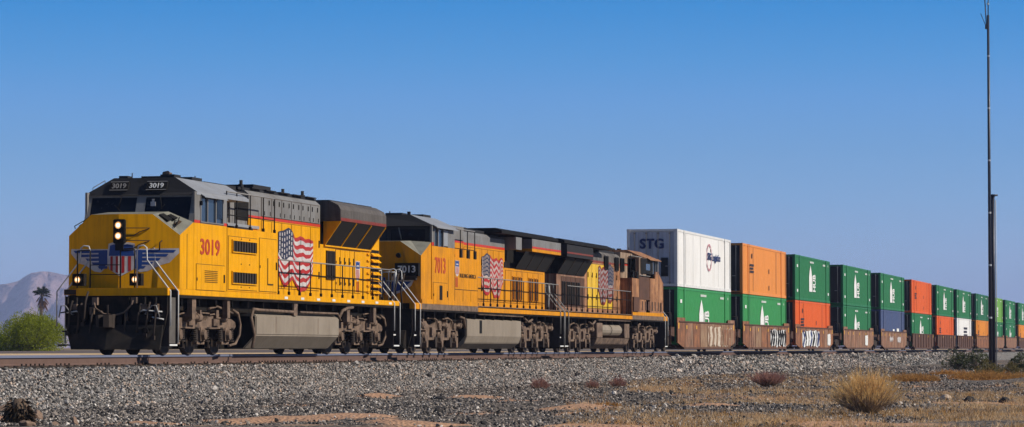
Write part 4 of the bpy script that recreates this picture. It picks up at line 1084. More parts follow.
# ------------------------------------------------------------------ trailing locomotives
def trailing_loco(name, label, loc, rz, sd, body, number, worn):
    """local x runs back from the nose corner; sd is the side that faces the photographer"""
    p = thing(name, label, "locomotive", loc, rz, group="locomotives at the head of the train")
    fc = {-1: '-y', 1: '+y'}
    hb = 'grey_dark' if worn else body
    mb = MB(); mb.box(-.8, 21.6, -1.2, 1.2, 1.12, 1.50, 0); mb.box(-.9, 21.8, -1.54, 1.54, 1.44, 1.50, 0)
    for g in np.arange(.5, 21, 1.4): mb.box(g, g+.06, -1.48, 1.48, 1.22, 1.44, 0)
    mb.build("underframe", 'blackmet', p)
    mb = MB(); mb.box(.3, 6.2 if not worn else 8.0, -.56, .56, .15, 1.11); mb.box(14.7 if not worn else 15.3, 21.0, -.56, .56, .15, 1.11); mb.build_each("underframe_dark_block", 'blackmet', p)  # added black blocks, darkening the space between the wheels
    mb = MB(); mb.box(-.95, 21.85, -1.4, 1.4, 1.501, 1.70, 1)
    for s in (-1, 1):
        mb.box(-.96, -.02, s*1.40, s*1.56, 1.505, 1.715, 0)
        mb.box(0, 7.66, s*1.40, s*1.558, 1.505, 1.70, 1)
        mb.box(7.67, 21.86, s*1.40, s*1.56, 1.505, 1.66, 0); mb.box(7.67, 21.86, s*1.30, s*1.52, 1.70, 1.73, 1)
    mb.build("side_sill", ['yellow2', 'dust'], p)
    mb = MB()
    for g0, e in ((-1.02, 0), (21.86, 1)):
        mb.prism([(-1.5, 1.5), (1.5, 1.5), (1.5, .7), (1.35, .16), (-1.35, .16), (-1.5, .7)], 'x', g0, g0+.07, 0)
    mb.build_each("pilot_plate", 'blackmet', p)
    mb = MB(); mb.prism([(-1.02, .16), (-1.45, .2), (-1.15, .75), (-1.02, .78)], 'y', -1.3, 1.3); mb.build("snow_plough", 'blackmet', p)
    coupler(p, -1.5, -1); coupler(p, 22.3, 1)
    for s in (-1, 1):
        stairs_and_rails(p, -.95, -.25, s, -1); stairs_and_rails(p, 21.1, 21.8, s, 1, m='rail_grey')
    # nose
    F_ = [(-1.53, 1.705), (-1.53, 3.34), (-.80, 3.84), (.80, 3.84), (1.53, 3.34), (1.53, 1.705)]
    B_ = [(-1.53, 1.705), (-1.53, 3.84), (-.80, 3.90), (.80, 3.90), (1.53, 3.84), (1.53, 1.705)]
    mb = MB(); mb.v = [(-.12+.08*abs(y), y, z) for y, z in F_] + [(1.30, y, z) for y, z in B_]
    mb.f = [(5, 4, 3, 2, 1, 0)] + [(i, i+1, 7+i, 6+i) for i in range(5)]; mb.m = [0, 0, 1, 1, 1, 0]; mb.sm = [False]*6
    mb.build("nose", [body, 'tan' if worn else 'grey_light'], p)
    mb = MB(); mb.box(-.22, .0, -1.50, -.66, 2.64, 3.08, 0); mb.box(-.18, -.0, -1.40, -.76, 2.50, 2.63, 1)
    nb = mb.build("number_board", ['black', 'dustd'], p)
    if not worn: put_text(number, 'white', "number", nb, (-.228, -1.08, 2.87), .62, .24, '-x')
    else:
        pass
    mb = MB(); mb.lathe((-.06, -.75, 3.35), 'x', [(-.08, .08), (.06, .1)], 10); mb.build("nose_lamp", 'black', p)
    em = MB()
    for s in (-1, 1): em.prism([(s*.3, 2.5), (s*1.3, 2.5), (s*1.2, 2.3), (s*.9, 2.12), (s*.5, 1.95), (s*.3, 2.0)], 'x', -.075, -.068, 0); em.prism([(s*.35, 2.45), (s*1.2, 2.45), (s*.85, 2.16), (s*.4, 2.05)], 'x', -.082, -.076, 1)
    em.prism([(-.3, 2.6), (.3, 2.6), (.3, 2.1), (0, 1.9), (-.3, 2.1)], 'x', -.17, -.14, 1)
    em.build("winged_emblem", ['flagwhite', 'blue2'], p)
    # cab
    mb = MB()
    for s in (-1, 1):
        y0, y1 = s*1.48, s*1.555
        if worn and s == sd:
            mb.box(1.31, 2.2, y0, y1, 1.705, 3.84, 0); mb.box(2.2, 3.45, y0, y1, 1.705, 2.55, 0); mb.box(2.2, 3.45, y0, y1, 2.551, 3.5, 0)
        else:
            mb.box(1.31, 4.35, y0, y1, 1.705, 3.72, 0)
        mb.box(1.31, 1.55, y0, y1, 3.845, 4.42, 1); mb.box(3.45, 4.35, y0, y1, 3.721, 4.42, 1); mb.box(1.55, 3.45, y0, y1, 4.36, 4.42, 1)
        mb.box(1.31, 1.55, y0, y1+s*.003, 3.73 if not worn else 3.85, 3.84 if not worn else 3.86, 2)
    mb.box(4.28, 4.34, -1.47, 1.47, 1.705, 4.42, 1)
    mb.build("cab_wall", [body, 'grey', 'red'], p)
    mb = MB()
    for s in (-1, 1): mb.box(1.34, 1.42, s*1.47, s*1.30, 3.86, 4.45, 0)
    mb.box(1.34, 1.42, -1.30, 1.30, 4.30, 4.45, 0); mb.box(1.34, 1.42, -.06, .06, 3.90, 4.3, 0)
    mb.build("windscreen_frame", 'grey_dark', p)
    for s in (-1, 1):
        mb = MB(); mb.box(1.39, 1.41, s*1.30, s*.06, 3.90, 4.30); w = mb.build("windscreen", 'glass', p)
        q = MB(); q.tube([(1.33, s*.35, 4.36), (1.33, s*.45, 3.95)], .022, 5); q.build("wiper", 'rail_grey', p)
    mb = MB(); mb.box(1.375, 1.388, .55, .75, 4.05, 4.2); mb.build("window_paper", 'flagwhite', w)
    R0 = [(-1.56, 4.44), (-.70, 4.82), (.70, 4.82), (1.56, 4.44)]
    mb = MB(); mb.add([(1.22, y, z) for y, z in [(-1.50, 4.42), (1.50, 4.42)]] + [(1.36 if abs(y) > 1 else 1.55, y, z) for y, z in R0] + [(4.9, y, z) for y, z in R0] + [(4.9, -1.5, 4.42), (4.9, 1.5, 4.42)],
        [(0, 1, 5, 4, 3, 2), (2, 3, 7, 6), (3, 4, 8, 7), (4, 5, 9, 8), (0, 2, 6, 10), (1, 11, 9, 5), (10, 6, 7, 8, 9, 11), (0, 10, 11, 1)], 0)
    mb.m[-8] = 1; mb.m[-6] = 1
    mb.build("cab_roof", ['tan' if worn else 'bluegrey', 'grey_dark'], p)
    for s in (-1, 1):
        mb = MB(); mb.box(1.55, 3.45, s*1.50, s*1.52, 3.72, 4.36); sw = mb.build("side_window", 'glassb', p)
        mb = MB()
        for a in (1.55, 2.05, 2.75, 3.38): mb.box(a, a+.07, s*1.48, s*1.575, 3.725, 4.36)
        mb.build_each("window_frame", 'grey', sw)
        mb = MB(); mb.box(2.82, 3.38, s*1.53, s*1.57, 3.76, 4.32); mb.build("window_shade", 'bluegrey' if not worn else 'grey_dark', sw)
        mb = MB(); q = [(1.4, s*1.56, 4.43), (4.2, s*1.56, 4.43), (4.2, s*1.72, 4.34), (1.4, s*1.72, 4.34)]
        mb.add(q + [(a, b, c+.03) for a, b, c in q], [(0, 1, 2, 3), (7, 6, 5, 4), (0, 3, 7, 4), (1, 5, 6, 2), (3, 2, 6, 7), (0, 4, 5, 1)]); mb.build("window_visor", 'bluegrey' if not worn else 'tan', p)
    mb = MB(); mb.box(1.9, 2.5, -.3, .3, 4.82, 4.90); mb.lathe((3.2, 0, 4.82), 'z', [(0, .14), (.12, .1)], 10); mb.box(3.6, 4.6, -.6, -.1, 4.82, 4.92)
    mb.box(1.7, 1.8, -.65, -.55, 4.82, 4.93); mb.tube([(2.8, .4, 4.8), (2.8, .4, 5.0)], .02, 5)
    mb.build_each("roof_antenna", 'grey_dark', p)
    # wide casing behind the cab, cabinet and railing above it
    zc = 3.42
    mb = MB(); mb.box(4.36, 7.66, -1.552, 1.552, 1.705, zc); mb.build("equipment_casing", body, p, bevel=.015)
    mb = MB(); mb.box(4.9, 7.7, -1.0, 1.0, zc+.005, 4.02, 0 if not worn else 2); mb.box(4.9, 7.7, -1.001, 1.001, 4.021, 4.10, 1); mb.box(4.9, 7.7, -1.0, 1.0, 4.101, 4.62, 2)
    mb.build("electrical_cabinet", [body, 'red', 'grey' if not worn else 'tanpale'], p)
    for s in (-1, 1):
        f = grille(p, "cabinet_grille", 4.98, 5.85, s*1.002, 3.62 if not worn else 3.75, 4.5, s, 5, frame='grey_dark', vertical=False, slat='dustd')
        mb = MB()
        for a in (5.2, 6.2, 7.2): mb.box(a, a+.28, s*1.5, s*1.553, zc+.01, zc+.30)
        mb.build_each("casing_bracket", 'black', p)
        side_rail(p, [4.6, 5.5, 6.5, 7.55], s, 4.45, zc, y=1.46, rail='rail_grey', zmid=3.75)
        y = s*1.552
        if not (worn and s == sd):
            put_text('7013', 'redtext', "road_number", p, (2.38, s*1.561, 3.06), 1.42, .56, fc[s])
            d = door(p, 1.45, 3.35, s*1.555, 1.72, 2.45, s, body, latch=1, name="battery_door")
            mb = MB(); mb.box(2.25, 2.62, s*1.573, s*1.58, 1.86, 2.36); mb.build("vent", 'black', d)
            put_text('BUILDING AMERICA', 'seam', "slogan", p, (6.2, s*1.556, 2.78), 2.3, .15, fc[s])
            shield_decal(p, 4.68, s*1.556, 2.75, .5, .55, s)
            mb = MB()
            for k in range(3): mb.box(4.47+k*.12, 4.53+k*.12, s*1.553, s*1.559, 2.35, 2.70)
            mb.build_each("shield_tail", 'flagred', p)
            mb = MB(); mb.box(4.36, 7.62, s*1.553, s*1.557, 2.26, 2.285)
            for a in (3.45, 4.36, 5.5, 6.6): mb.box(a, a+.02, s*1.557, s*1.561, 1.72, 2.255 if a > 5 else 3.3)
            mb.build_each("body_seam", 'seam', p)
        mb = MB(); mb.box(.02, 7.64, s*1.553, s*1.563, 1.70, 1.86)
        mb.build("casing_stripe", 'yellow2', p)
        if worn and s == sd:
            mb = MB(); mb.box(4.36, 6.1, s*1.4, s*1.552, zc+.01, 4.42); mb.box(4.36, 6.1, -1.4, 1.4, 4.38, 4.44); mb.build("cab_extension", 'tanpale', p)
            mb = MB(); mb.box(3.6, 6.05, s*1.556, s*1.562, 2.45, 3.52); mb.build("dark_doorway_sheet", 'rust_d', p)  # flat dark sheet standing for the shade in the open doorway
            mb = MB(); mb.tube([(3.6, s*1.60, 3.58), (6.05, s*1.60, 3.58)], .02, 6); mb.build("doorway_grab_iron", 'rail_grey', p)
            mb = MB(); mb.box(3.0, 5.75, s*1.58, s*1.585, 3.68, 4.40); d = mb.build("rear_cab_window", 'black', p)
            mb = MB(); mb.box(3.6, 4.6, s*1.587, s*1.592, 3.86, 4.16); mb.build("window_pane", 'glassb', d)
            mb = MB(); mb.box(6.3, 7.6, s*1.553, s*1.62, 1.88, 2.55); mb.build("sand_box", 'rust_d', p)
            mb = MB()
            for a in (.5, 1.2, 2.0, 2.7, 3.6, 4.3, 5.1): mb.box(a, a+.32, s*1.556, s*1.562, 1.95, 2.38)
            mb.build_each("vent", 'rust_d', p)
            for a in (7.0, 8.3, 10.6): grille(p, "cabinet_vent", a, a+.75, s*1.02, 3.72, 4.34, s, 3, frame='grey_dark', slat='black')
    # long hood
    yh = .98; H = 4.50; HB = 15.3 if worn else 14.0
    hood = 'tan' if worn else body
    mb = MB()
    mb.box(7.67, HB, -yh, yh, 1.735, 3.98, 0); mb.box(7.67, HB, -yh-.004, yh+.004, 3.981, 4.07, 2); mb.prism([(-yh, 4.071), (yh, 4.071), (yh, 4.38), (yh-.15, H), (-yh+.15, H), (-yh, 4.38)], 'x', 7.71, HB, 1)
    mb.box(HB+.01, 20.8, -yh, yh, 1.735, 3.30, 4); mb.box(HB+.02, 20.78, -.8, .8, 3.301, 4.55, 3)
    mb.build("engine_hood", [hood, 'grey' if not worn else 'sootlight', 'red' if not worn else 'red_dull', 'black', hood if not worn else 'rust'], p)
    mb = MB(); mb.prism([(-1.45, 4.56), (1.45, 4.56), (1.45, 4.66), (1.2, 4.76), (-1.2, 4.76), (-1.45, 4.66)], 'x', 11.7, 21.3); mb.build("radiator_roof", 'black', p)
    mb = MB(); mb.box(8.2, 11.5, -.8, .8, 4.50, 4.62); mb.box(8.8, 10.4, -.4, .4, 4.62, 4.72); mb.build("roof_hatch", 'grey_dark', p)
    mb = MB(); mb.lathe((10.7, -.75*-sd*-1, 4.62), 'z', [(0, .22), (.12, .24), (.20, .18), (.24, .04)], 12); mb.build("roof_dome", 'silver' if not worn else 'grey_dark', p)
    for s in (-1, 1):
        y = s*yh
        n = 5
        cw = ['yellow3' if (worn and 2 <= k) else hood for k in range(8)]
        for k in range(8 if worn else 7):
            g0 = 7.78+k*.88
            door(p, g0, g0+.83, y, 1.95, 3.90, s, cw[k], latch=2)
        for k in range(7 if not worn else 5):
            g0 = HB+.1+k*.92
            door(p, g0, g0+.87, y, 1.95, 3.20, s, hood if not worn else 'rust_d', latch=0)
            if k in (1, 2, 4, 5) or (worn and k):
                for dx in (.10, .50):
                    grille(p, "hood_vent", g0+dx, g0+dx+.28, y+s*.017, 2.05, 3.0, s, 3, frame=hood if not worn else 'grey_dark', slat='dustd')
        # fascia, recess and sloped screens
        mb = MB(); mb.box(16.2, 21.3, s*.85, s*1.555, 4.12, 4.50, 0); mb.box(16.2, 21.3, s*.9, s*1.556, 4.0, 4.118, 1); mb.box(16.21, 21.29, s*1.556, s*1.563, 4.13, 4.20, 2)
        mb.build("radiator_fascia", ['grey' if not worn else 'grey_dark', 'yellow2' if not worn else 'grey_dark', 'red' if not worn else 'red_dull'], p)
        mb = MB(); mb.box(HB+.15, HB+1.1 if not worn else 16.0, s*.8, s*1.4, 4.02, 4.5); mb.build("duct_cover", 'grey' if not worn else 'grey_dark', p)
        def slp(x0, x1, o):
            a = Vector((0, s*1.42, 3.99)); b = Vector((0, s*1.0, 3.32)); nrm = Vector((0, s*.85, -.53))
            A, B = a, b
            return [(x0, A.y, A.z), (x1, A.y, A.z), (x1, B.y, B.z), (x0, B.y, B.z)] + [(x, v.y, v.z) for x, v in ((x0, A+nrm*o), (x1, A+nrm*o), (x1, B+nrm*o), (x0, B+nrm*o))]
        BX = [(0, 1, 2, 3), (7, 6, 5, 4), (0, 4, 5, 1), (1, 5, 6, 2), (2, 6, 7, 3), (3, 7, 4, 0)]
        for k in range(3):
            mb = MB(); mb.add(slp(15.6+k*1.75, 17.25+k*1.75, .02), BX); mb.build("radiator_screen", 'screen', p)
            mb = MB(); mb.add(slp(17.26+k*1.75, 17.34+k*1.75, .04), BX); mb.build("screen_rib", 'dustd', p)
    gs = [7.8] + [8.7+1.05*k for k in range(12)] + [21.0]
    side_rail(p, gs, -1, 2.78, 1.735); side_rail(p, gs, 1, 2.78, 1.735)
    # waving flag on the engine hood
    fl = flag_mesh(3.3, 1.65 if not worn else 1.85, cant=.36, waves=4.1, amp=.15, seed=5)
    if worn: fl.v = [(3.3-x, y, z) for x, y, z in fl.v]
    if sd < 0:
        o = fl.build("flag_painting", ['flagred', 'flagfaded', 'flagblue'], p, (10.3, -yh-.040, 3.78), recalc=False)
    else:
        o = fl.build("flag_painting", ['red_dull', 'flagdirty', 'flagblue'], p, (12.6, yh+.040, 4.0), recalc=False); o.rotation_euler = (0, 0, R(180))
    # tank
    g0, g1 = (6.3, 14.6) if not worn else (8.1, 15.2)
    mb = MB(); mb.prism([(-1.5, 1.22), (-1.5, .62), (-1.40, .36), (-1.10, .15), (1.10, .15), (1.40, .36), (1.5, .62), (1.5, 1.22), (1.3, 1.25), (-1.3, 1.25)] if not worn else
        [(-1.5, .62), (-1.40, .36), (-1.10, .15), (1.10, .15), (1.40, .36), (1.5, .62), (.8, .64), (-.8, .64)], 'x', g0, g1, 0)
    tk = mb.build("fuel_tank", 'tank' if not worn else 'dust', p, bevel=.02)
    mb = MB(); mb.prism([(-1.42, 1.16), (-1.42, .62), (-1.05, .2), (1.05, .2), (1.42, .62), (1.42, 1.16)] , 'x', g0-.03, g0-.005, 0); mb.build("tank_end_plate", 'black', p)
    if worn:
        mb = MB(); mb.box(g0, g0+1.1, -1.5, 1.5, .64, 1.28); mb.box(g1-1.2, g1, -1.5, 1.5, .64, 1.28); mb.build_each("tank_side_box", 'dust', p)
        for s in (-1, 1):
            mb = MB(); mb.lathe((g0+1.2, s*1.15, .98), 'x', [(0, .05), (.06, .27), (2.2, .27), (2.26, .05)], 14); mb.build("air_reservoir", 'tank', p)
            mb = MB(); mb.lathe((g0+3.5, s*1.15, .98), 'x', [(0, .05), (.06, .27), (2.2, .27), (2.26, .05)], 14); mb.build("air_reservoir", 'tank', p)
    else:
        for s in (-1, 1):
            mb = MB(); mb.box(8.1, 8.45, s*1.501, s*1.51, .72, 1.2); mb.build("fuel_gauge", 'black', tk)
    mb = MB()
    for s in (-1, 1):
        mb.tube([(5.4, s*1.45, 1.3), (5.9, s*1.48, 1.25), (6.1, s*1.48, .9)], .05, 7); mb.tube([(15.3, s*1.45, 1.35), (15.9, s*1.46, 1.2), (16.6, s*1.46, 1.3)], .045, 7)
        mb.tube([(7.9, s*1.5, 1.42), (14.9, s*1.5, 1.40)], .03, 6)
    mb.build_each("air_pipe", 'dust', p)
    make_truck(p, (1.4, 3.4, 5.4), 'b'); make_truck(p, (15.9, 17.9, 19.9), 'b')
    q = MB()
    for g in (-.95, 21.8):
        for y in (-.9, -.4, .4, .9): q.tube([(g, y, 1.7), (g, y, 2.75)], .02, 6)
        q.tube([(g, -.9, 2.75), (g, -.4, 2.75)], .02, 6); q.tube([(g, .4, 2.75), (g, .9, 2.75)], .02, 6)
    q.build_each("end_railing", 'silver', p)
    if not worn:
        q = MB()
        for y in (-.75, -.95, -1.15): q.tube([(-.98, y, 1.4), (-1.15, y, 2.2), (-.9, y-.05, 2.7)], .03, 6)
        q.build_each("jumper_cable", 'dustd', p)
    return p
L2 = trailing_loco("diesel_locomotive", "second orange-yellow locomotive numbered 7013, coupled nose first behind the leading one", (95.45, 0, 0), 0, -1, 'yellow2', '7013', False)
L3 = trailing_loco("diesel_locomotive", "third locomotive, sun-bleached tan and facing backward, right before the container cars", (139.2, 0, 0), R(180), 1, 'tan', '', True)

# ================================================================== CONTAINERS AND WELL CARS
CL, CH, CW = 16.8, 2.90, 1.30
def container_meshes():
    D = {}
    # corrugated side: shallow vertical pressings
    mb = MB(); n = 54; x0, x1 = .32, CL-.32; st = (x1-x0)/n
    for s in (-1, 1):
        prof = []
        for i in range(n):
            x = x0+i*st
            prof += [(x, .0), (x+st*.42, .0), (x+st*.5, -.018), (x+st*.92, -.018)]
        prof.append((x1, 0))
        vs_ = [(x, s*(1.285+d), z) for z in (.16, CH-.12) for x, d in prof]
        k = len(prof)
        mb.add(vs_, [(i, i+1, k+i+1, k+i) if s < 0 else (i, k+i, k+i+1, i+1) for i in range(k-1)], 0)
    D['side_panel'] = part_data(mb, "side_panel", 'c_green')
    mb = MB(); mb.box(.02, CL-.02, -1.24, 1.24, CH-.06, CH-.03); mb.box(.02, CL-.02, -1.24, 1.24, .02, .10); mb.box(CL-.06, CL-.02, -1.24, 1.24, .1, CH-.06)
    for k in range(12):
        y = -1.1+k*.2; mb.box(CL-.02, CL+.0, y-.05, y+.05, .2, CH-.2)
    D['shell'] = part_data(mb, "shell", 'c_green')
    mb = MB()
    for s in (-1, 1):
        mb.box(.17, CL-.17, s*1.22, s*1.30, CH-.12, CH); mb.box(.17, CL-.17, s*1.20, s*1.30, 0, .16)
    for x in (.02, CL-.10): mb.box(x, x+.08, -1.22, 1.22, CH-.12, CH-.002); mb.box(x, x+.08, -1.2, 1.2, .002, .15)
    D['rail'] = [part_data(q, "frame_rail", 'c_green') for q in mb.islands()]
    mb = MB(); mb.box(0, .17, -.08, .08, 0, CH); mb.box(-.004, .18, -.085, .085, CH-.13, CH+.004); mb.box(-.004, .18, -.085, .085, -.004, .13)
    D['post'] = part_data(mb, "corner_post", 'c_green')
    # lifting posts 2 m in from the ends, as on long domestic boxes
    mb = MB(); mb.box(-.12, .12, -.02, .02, .16, CH-.12); mb.box(-.16, .16, -.025, .02, CH-.16, CH+.003); mb.box(-.16, .16, -.025, .02, -.003, .15)
    D['mid'] = part_data(mb, "lifting_post", 'c_green')
    mb = MB(); mb.box(.06, .10, .005, 1.20, .17, CH-.13)
    for z in (.5, 1.1, 1.7, 2.3): mb.box(.045, .06, .02, 1.18, z, z+.03)
    D['door'] = part_data(mb, "door", 'c_green')
    mb = MB(); mb.tube([(.03, 0, .1), (.03, 0, CH-.08)], .02, 6); mb.box(.0, .05, -.05, .05, .15, .22); mb.box(.0, .05, -.05, .05, CH-.25, CH-.18); mb.box(-.01, .02, -.02, .22, 1.0, 1.04)
    D['bar'] = part_data(mb, "lock_bar", 'rail_grey')
    return D
CD = container_meshes()
_mcache = {}
def with_mat(me, m):
    k = (me.name, m)
    if k not in _mcache:
        c = me.copy(); c.materials.clear(); c.materials.append(M[m]); _mcache[k] = c
    return _mcache[k]
# spire-and-block emblem in white, 1 unit tall
_e = MB()
_e.prism([(-.13, 0), (.13, 0), (.13, .55), (.08, .78), (0, 1.0), (-.08, .78), (-.13, .55)], 'y', -.004, 0, 0)
_e.box(-.03, .03, -.005, -.004, .25, .62, 1)
_e.box(.17, .20, -.004, 0, .0, .62)
EMB = _e.build("tower_emblem", ['logo', 'c_green']).data
bpy.data.objects.remove(bpy.data.objects["tower_emblem"])
def make_container(col, kind, loc, label, end=None, lsc=1.0):
    t = thing("shipping_container", label, "container", loc, 0, group="double-stacked containers on the well cars")
    t.scale = (lsc, 1, 1)
    frame = {'c_white': 'white'}.get(col, col)
    e = end or col
    link("side_panel", with_mat(CD['side_panel'], col), t); link("shell", with_mat(CD['shell'], col), t)
    for q in CD['rail']: link("frame_rail", with_mat(q, frame), t)
    for x in (0, CL-.17):
        for s in (-1, 1): link("corner_post", with_mat(CD['post'], frame), t, (x, s*1.22, 0))
    for x in (2.0, CL-2.0):
        for s in (-1, 1):
            o = link("lifting_post", with_mat(CD['mid'], frame), t, (x, s*1.305, 0)); o.rotation_euler = (0, 0, 0 if s < 0 else R(180))
    for s in (1, -1):
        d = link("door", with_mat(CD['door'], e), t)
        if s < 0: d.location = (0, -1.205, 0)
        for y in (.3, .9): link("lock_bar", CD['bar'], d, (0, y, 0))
    y = -1.312
    if kind == 'tower':
        for side in (-1,):
            em = link("tower_emblem", with_mat_pair(EMB, col), t, (CL*.42, y, .62)); em.scale = (5.2, 1, 1.75)
            for k, (w, z0, z1) in enumerate(((.9, .70, 1.0), (.9, 1.06, 1.36), (.9, 1.42, 1.72))):
                pass
            o = put_text('HUB', 'logo', "lettering", t, (CL*.42+1.75, y, 1.22), 1.0, 1.05, '-y'); o.rotation_euler = (R(90), R(-90), 0)
            o.scale = (1.15, 1.25, 1)
        for x, z, w in ((CL*.46, CH-.32, 1.8), (CL*.82, CH-.36, 1.3), (CL-1.0, CH-.36, .35)):
            mb = MB()
            for q in range(max(1, int(w/.2))): mb.box(x-w/2+q*.2, x-w/2+q*.2+.13, y-.002, y, z-.06, z+.06)
            tag(mb.build("serial_lettering", 'logo', t), kind='stuff')
        for x, z in ((1.0, 2.2), (1.0, .6), (CL-1.0, .6)):
            mb = MB(); mb.box(x-.25, x+.25, y-.003, y, z-.09, z+.09); mb.build("placard", 'logo', t)
    elif kind == 'orange':
        for k in range(3):
            mb = MB(); mb.box(2.6, 4.0-.2*(k == 1), y-.003, y, 1.27+.19*k, 1.39+.19*k); mb.build("lettering_bar", 'darktext', t)
        for x, z in ((CL*.58, 1.5), (CL*.58, .5), (3.3, 2.25)):
            mb = MB(); mb.box(x-.12, x+.12, y-.003, y, z-.14, z+.14); mb.build("placard", 'darktext', t)
        mb = MB(); mb.box(CL*.22, CL*.226, -1.308, -1.311, .2, CH-.16); mb.box(CL*.75, CL*.755, -1.308, -1.311, .2, CH-.16); mb.build_each("panel_joint", 'rust_d', t)
    elif kind == 'stg':
        put_text('STG', 'blue', "lettering", t, (.02, .02, CH-.74), 1.25, .52, '-x')
        put_text('STG Logistics', 'blue', "lettering", t, (CL*.66, y, 1.72), 4.2, .52, '-y')
        mb = MB()
        for a in range(28):
            t0, t1 = 2*math.pi*a/28, 2*math.pi*(a+1)/28
            mb.add([(CL*.57+math.cos(q)*r_*1.15, y-.001, 1.72+math.sin(q)*r_) for q, r_ in ((t0, .62), (t1, .62), (t1, .74), (t0, .74))], [(0, 1, 2, 3)])
        mb.build("ring_emblem", 'ringred', t)
        for x in (2.4, 4.6, 6.9, 12.6, 14.6):
            mb = MB(); mb.box(x, x+.025, -1.306, -1.309, .18, CH-.14); mb.build("panel_joint", 'rail_grey', t)
        mb = MB(); mb.box(.01, .03, -.82, -.45, .5, 1.45); mb.build("grime_patch", 'grey_dark', t)
    elif kind == 'blue':
        for x, z, w, h in ((CL*.52, 1.3, 1.2, .16), (CL*.70, 1.2, 1.6, .5), (CL*.76, .75, 1.8, .35)): (lambda mb: mb.build("lettering_bar", 'logo', t))(MB().box(x-w/2, x+w/2, y-.003, y, z-h/2, z+h/2))
    elif kind == 'white':
        for k in range(4): (lambda mb: mb.build("lettering_bar", 'darktext', t))(MB().box(CL*.46, CL*(.70-.03*(k % 2)), y-.003, y, 1.78-.36*k, 2.0-.36*k))
    return t
def with_mat_pair(me, col):
    k = (me.name, col, 2)
    if k not in _mcache:
        c = me.copy(); c.materials.clear(); c.materials.append(M['logo']); c.materials.append(M[col]); _mcache[k] = c
    return _mcache[k]

# articulated well car unit: two side sills built of plates, ends, and the truck under the joint
def well_panel_data(w, h0, h1, m):
    mb = MB(); mb.box(0, w, -.03, .03, h0, h1)
    return part_data(mb, "side_plate", m)
SPR = [0.0]
def well_truck(parent, x):
    mb = MB()
    for s in (-1, 1):
        mb.prism([(-1.15, .62), (-.9, .74), (-.35, .80), (.35, .80), (.9, .74), (1.15, .62), (1.1, .45), (.7, .42), (.3, .24), (-.3, .24), (-.7, .42), (-1.1, .45)], 'y', s*1.0, s*1.12)
    mb.box(-.2, .2, -1.0, 1.0, .45, .75); mb.box(-.3, .3, -.6, .6, .75, 1.05)
    t = mb.build("truck", 'dustd', parent, (x, 0, 0))
    for a in (-.9, .9):
        for s in (-1, 1):
            w = link("wheel", WHEEL, t, (a, s*.78, .45)); w.scale = (.84, .9, .84); w.rotation_euler = (0, rnd.uniform(0, 6), 0 if s < 0 else R(180))
    return t
def make_well(x0, L, mats, label, style):
    """x0..x0+L is the container's place; the sills overhang it a little and taper toward the trucks"""
    t = thing("well_car", label, "rail car", (x0, 0, 0), 0, group="well cars of the container train")
    lo, top = .14, 1.50
    for s in (-1, 1):
        y = s*1.40
        a, b = -.55, L+.65
        n = 8; w = (b-a)/n
        for k in range(n):
            g0 = a+k*w; m = mats[k % len(mats)] if isinstance(mats, list) else mats
            z0l = lo + (.32 if k == 0 else 0); z0r = lo + (.32 if k == n-1 else 0)
            zt = top + (.22 if k in (0, n-1) else 0)
            if style == 'flat': zt = top - .08
            mb = MB(); mb.prism([(g0, z0l), (g0+w, z0r), (g0+w, zt), (g0, zt)], 'y', y-s*.06, y)
            mb.build("side_plate", m, t)
        for k in range(n+1):
            x = a+k*w
            rt = .05 if style == 'flat' else .018
            mb = MB(); mb.box(x-.04, x+.04, y+s*.001, y+s*rt, lo+.34 if k in (0, n) else lo+.03, top-.06)
            mb.build("side_rib", mats[k % len(mats)] if isinstance(mats, list) else mats, t)
        mb = MB(); mb.box(a+.5, b-.5, y-s*.10, y+s*.035, top-.02 if style != 'flat' else top-.09, top+.055 if style != 'flat' else top-.03); mb.build("top_chord", 'rust_d', t)
        mb = MB(); mb.box(a+1.6, b-1.6, y-s*.3, y+s*.045, lo-.02, lo+.08); mb.build("bottom_chord", 'rust_d', t)
        if s < 0:
            for x in (a+.35, a+2.6, L*.30, L*.52, L*.75, b-2.2, b-.35):
                mb = MB(); mb.box(x-.1, x+.1, y+s*.003, y+s*.008, 1.16, 1.34 if x not in (a+.35, b-.35) else 1.45); mb.build("reflector", 'reflect', t)
    mb = MB(); mb.box(.0, L, -1.2, 1.2, .20, .30); mb.build("well_floor", 'rust_d', t)
    for xa, xb in ((-1.9, -.56), (L+.66, L+1.9)):
        mb = MB(); mb.prism([(xa, 1.05), (xb, 1.25), (xb, .75), (xa, .85)], 'y', -1.25, 1.25)
        mb.box(min(xa, xb), max(xa, xb), -.3, .3, .72, .84)
        mb.box(xa+.1, xa+.16, -1.3, -1.2, .35, 1.3); mb.box(xa+.1, xa+.16, 1.2, 1.3, .35, 1.3)
        mb.build("end_platform", 'rust_d', t)
    mb = MB()
    for y in (-1.1, -.75, 1.1): mb.tube([(-.75, y, 1.2), (-.75, y, 1.95)], .025, 5)
    mb.tube([(-.75, -1.1, 1.95), (-.75, -.75, 1.95)], .025, 5); mb.lathe((-.85, .4, 1.55), 'x', [(0, .28), (.03, .28)], 14); mb.box(-.84, -.7, .35, .45, 1.2, 1.6)
    mb.build_each("brake_stand", 'dustd', t)
    well_truck(t, -1.95)
    return t

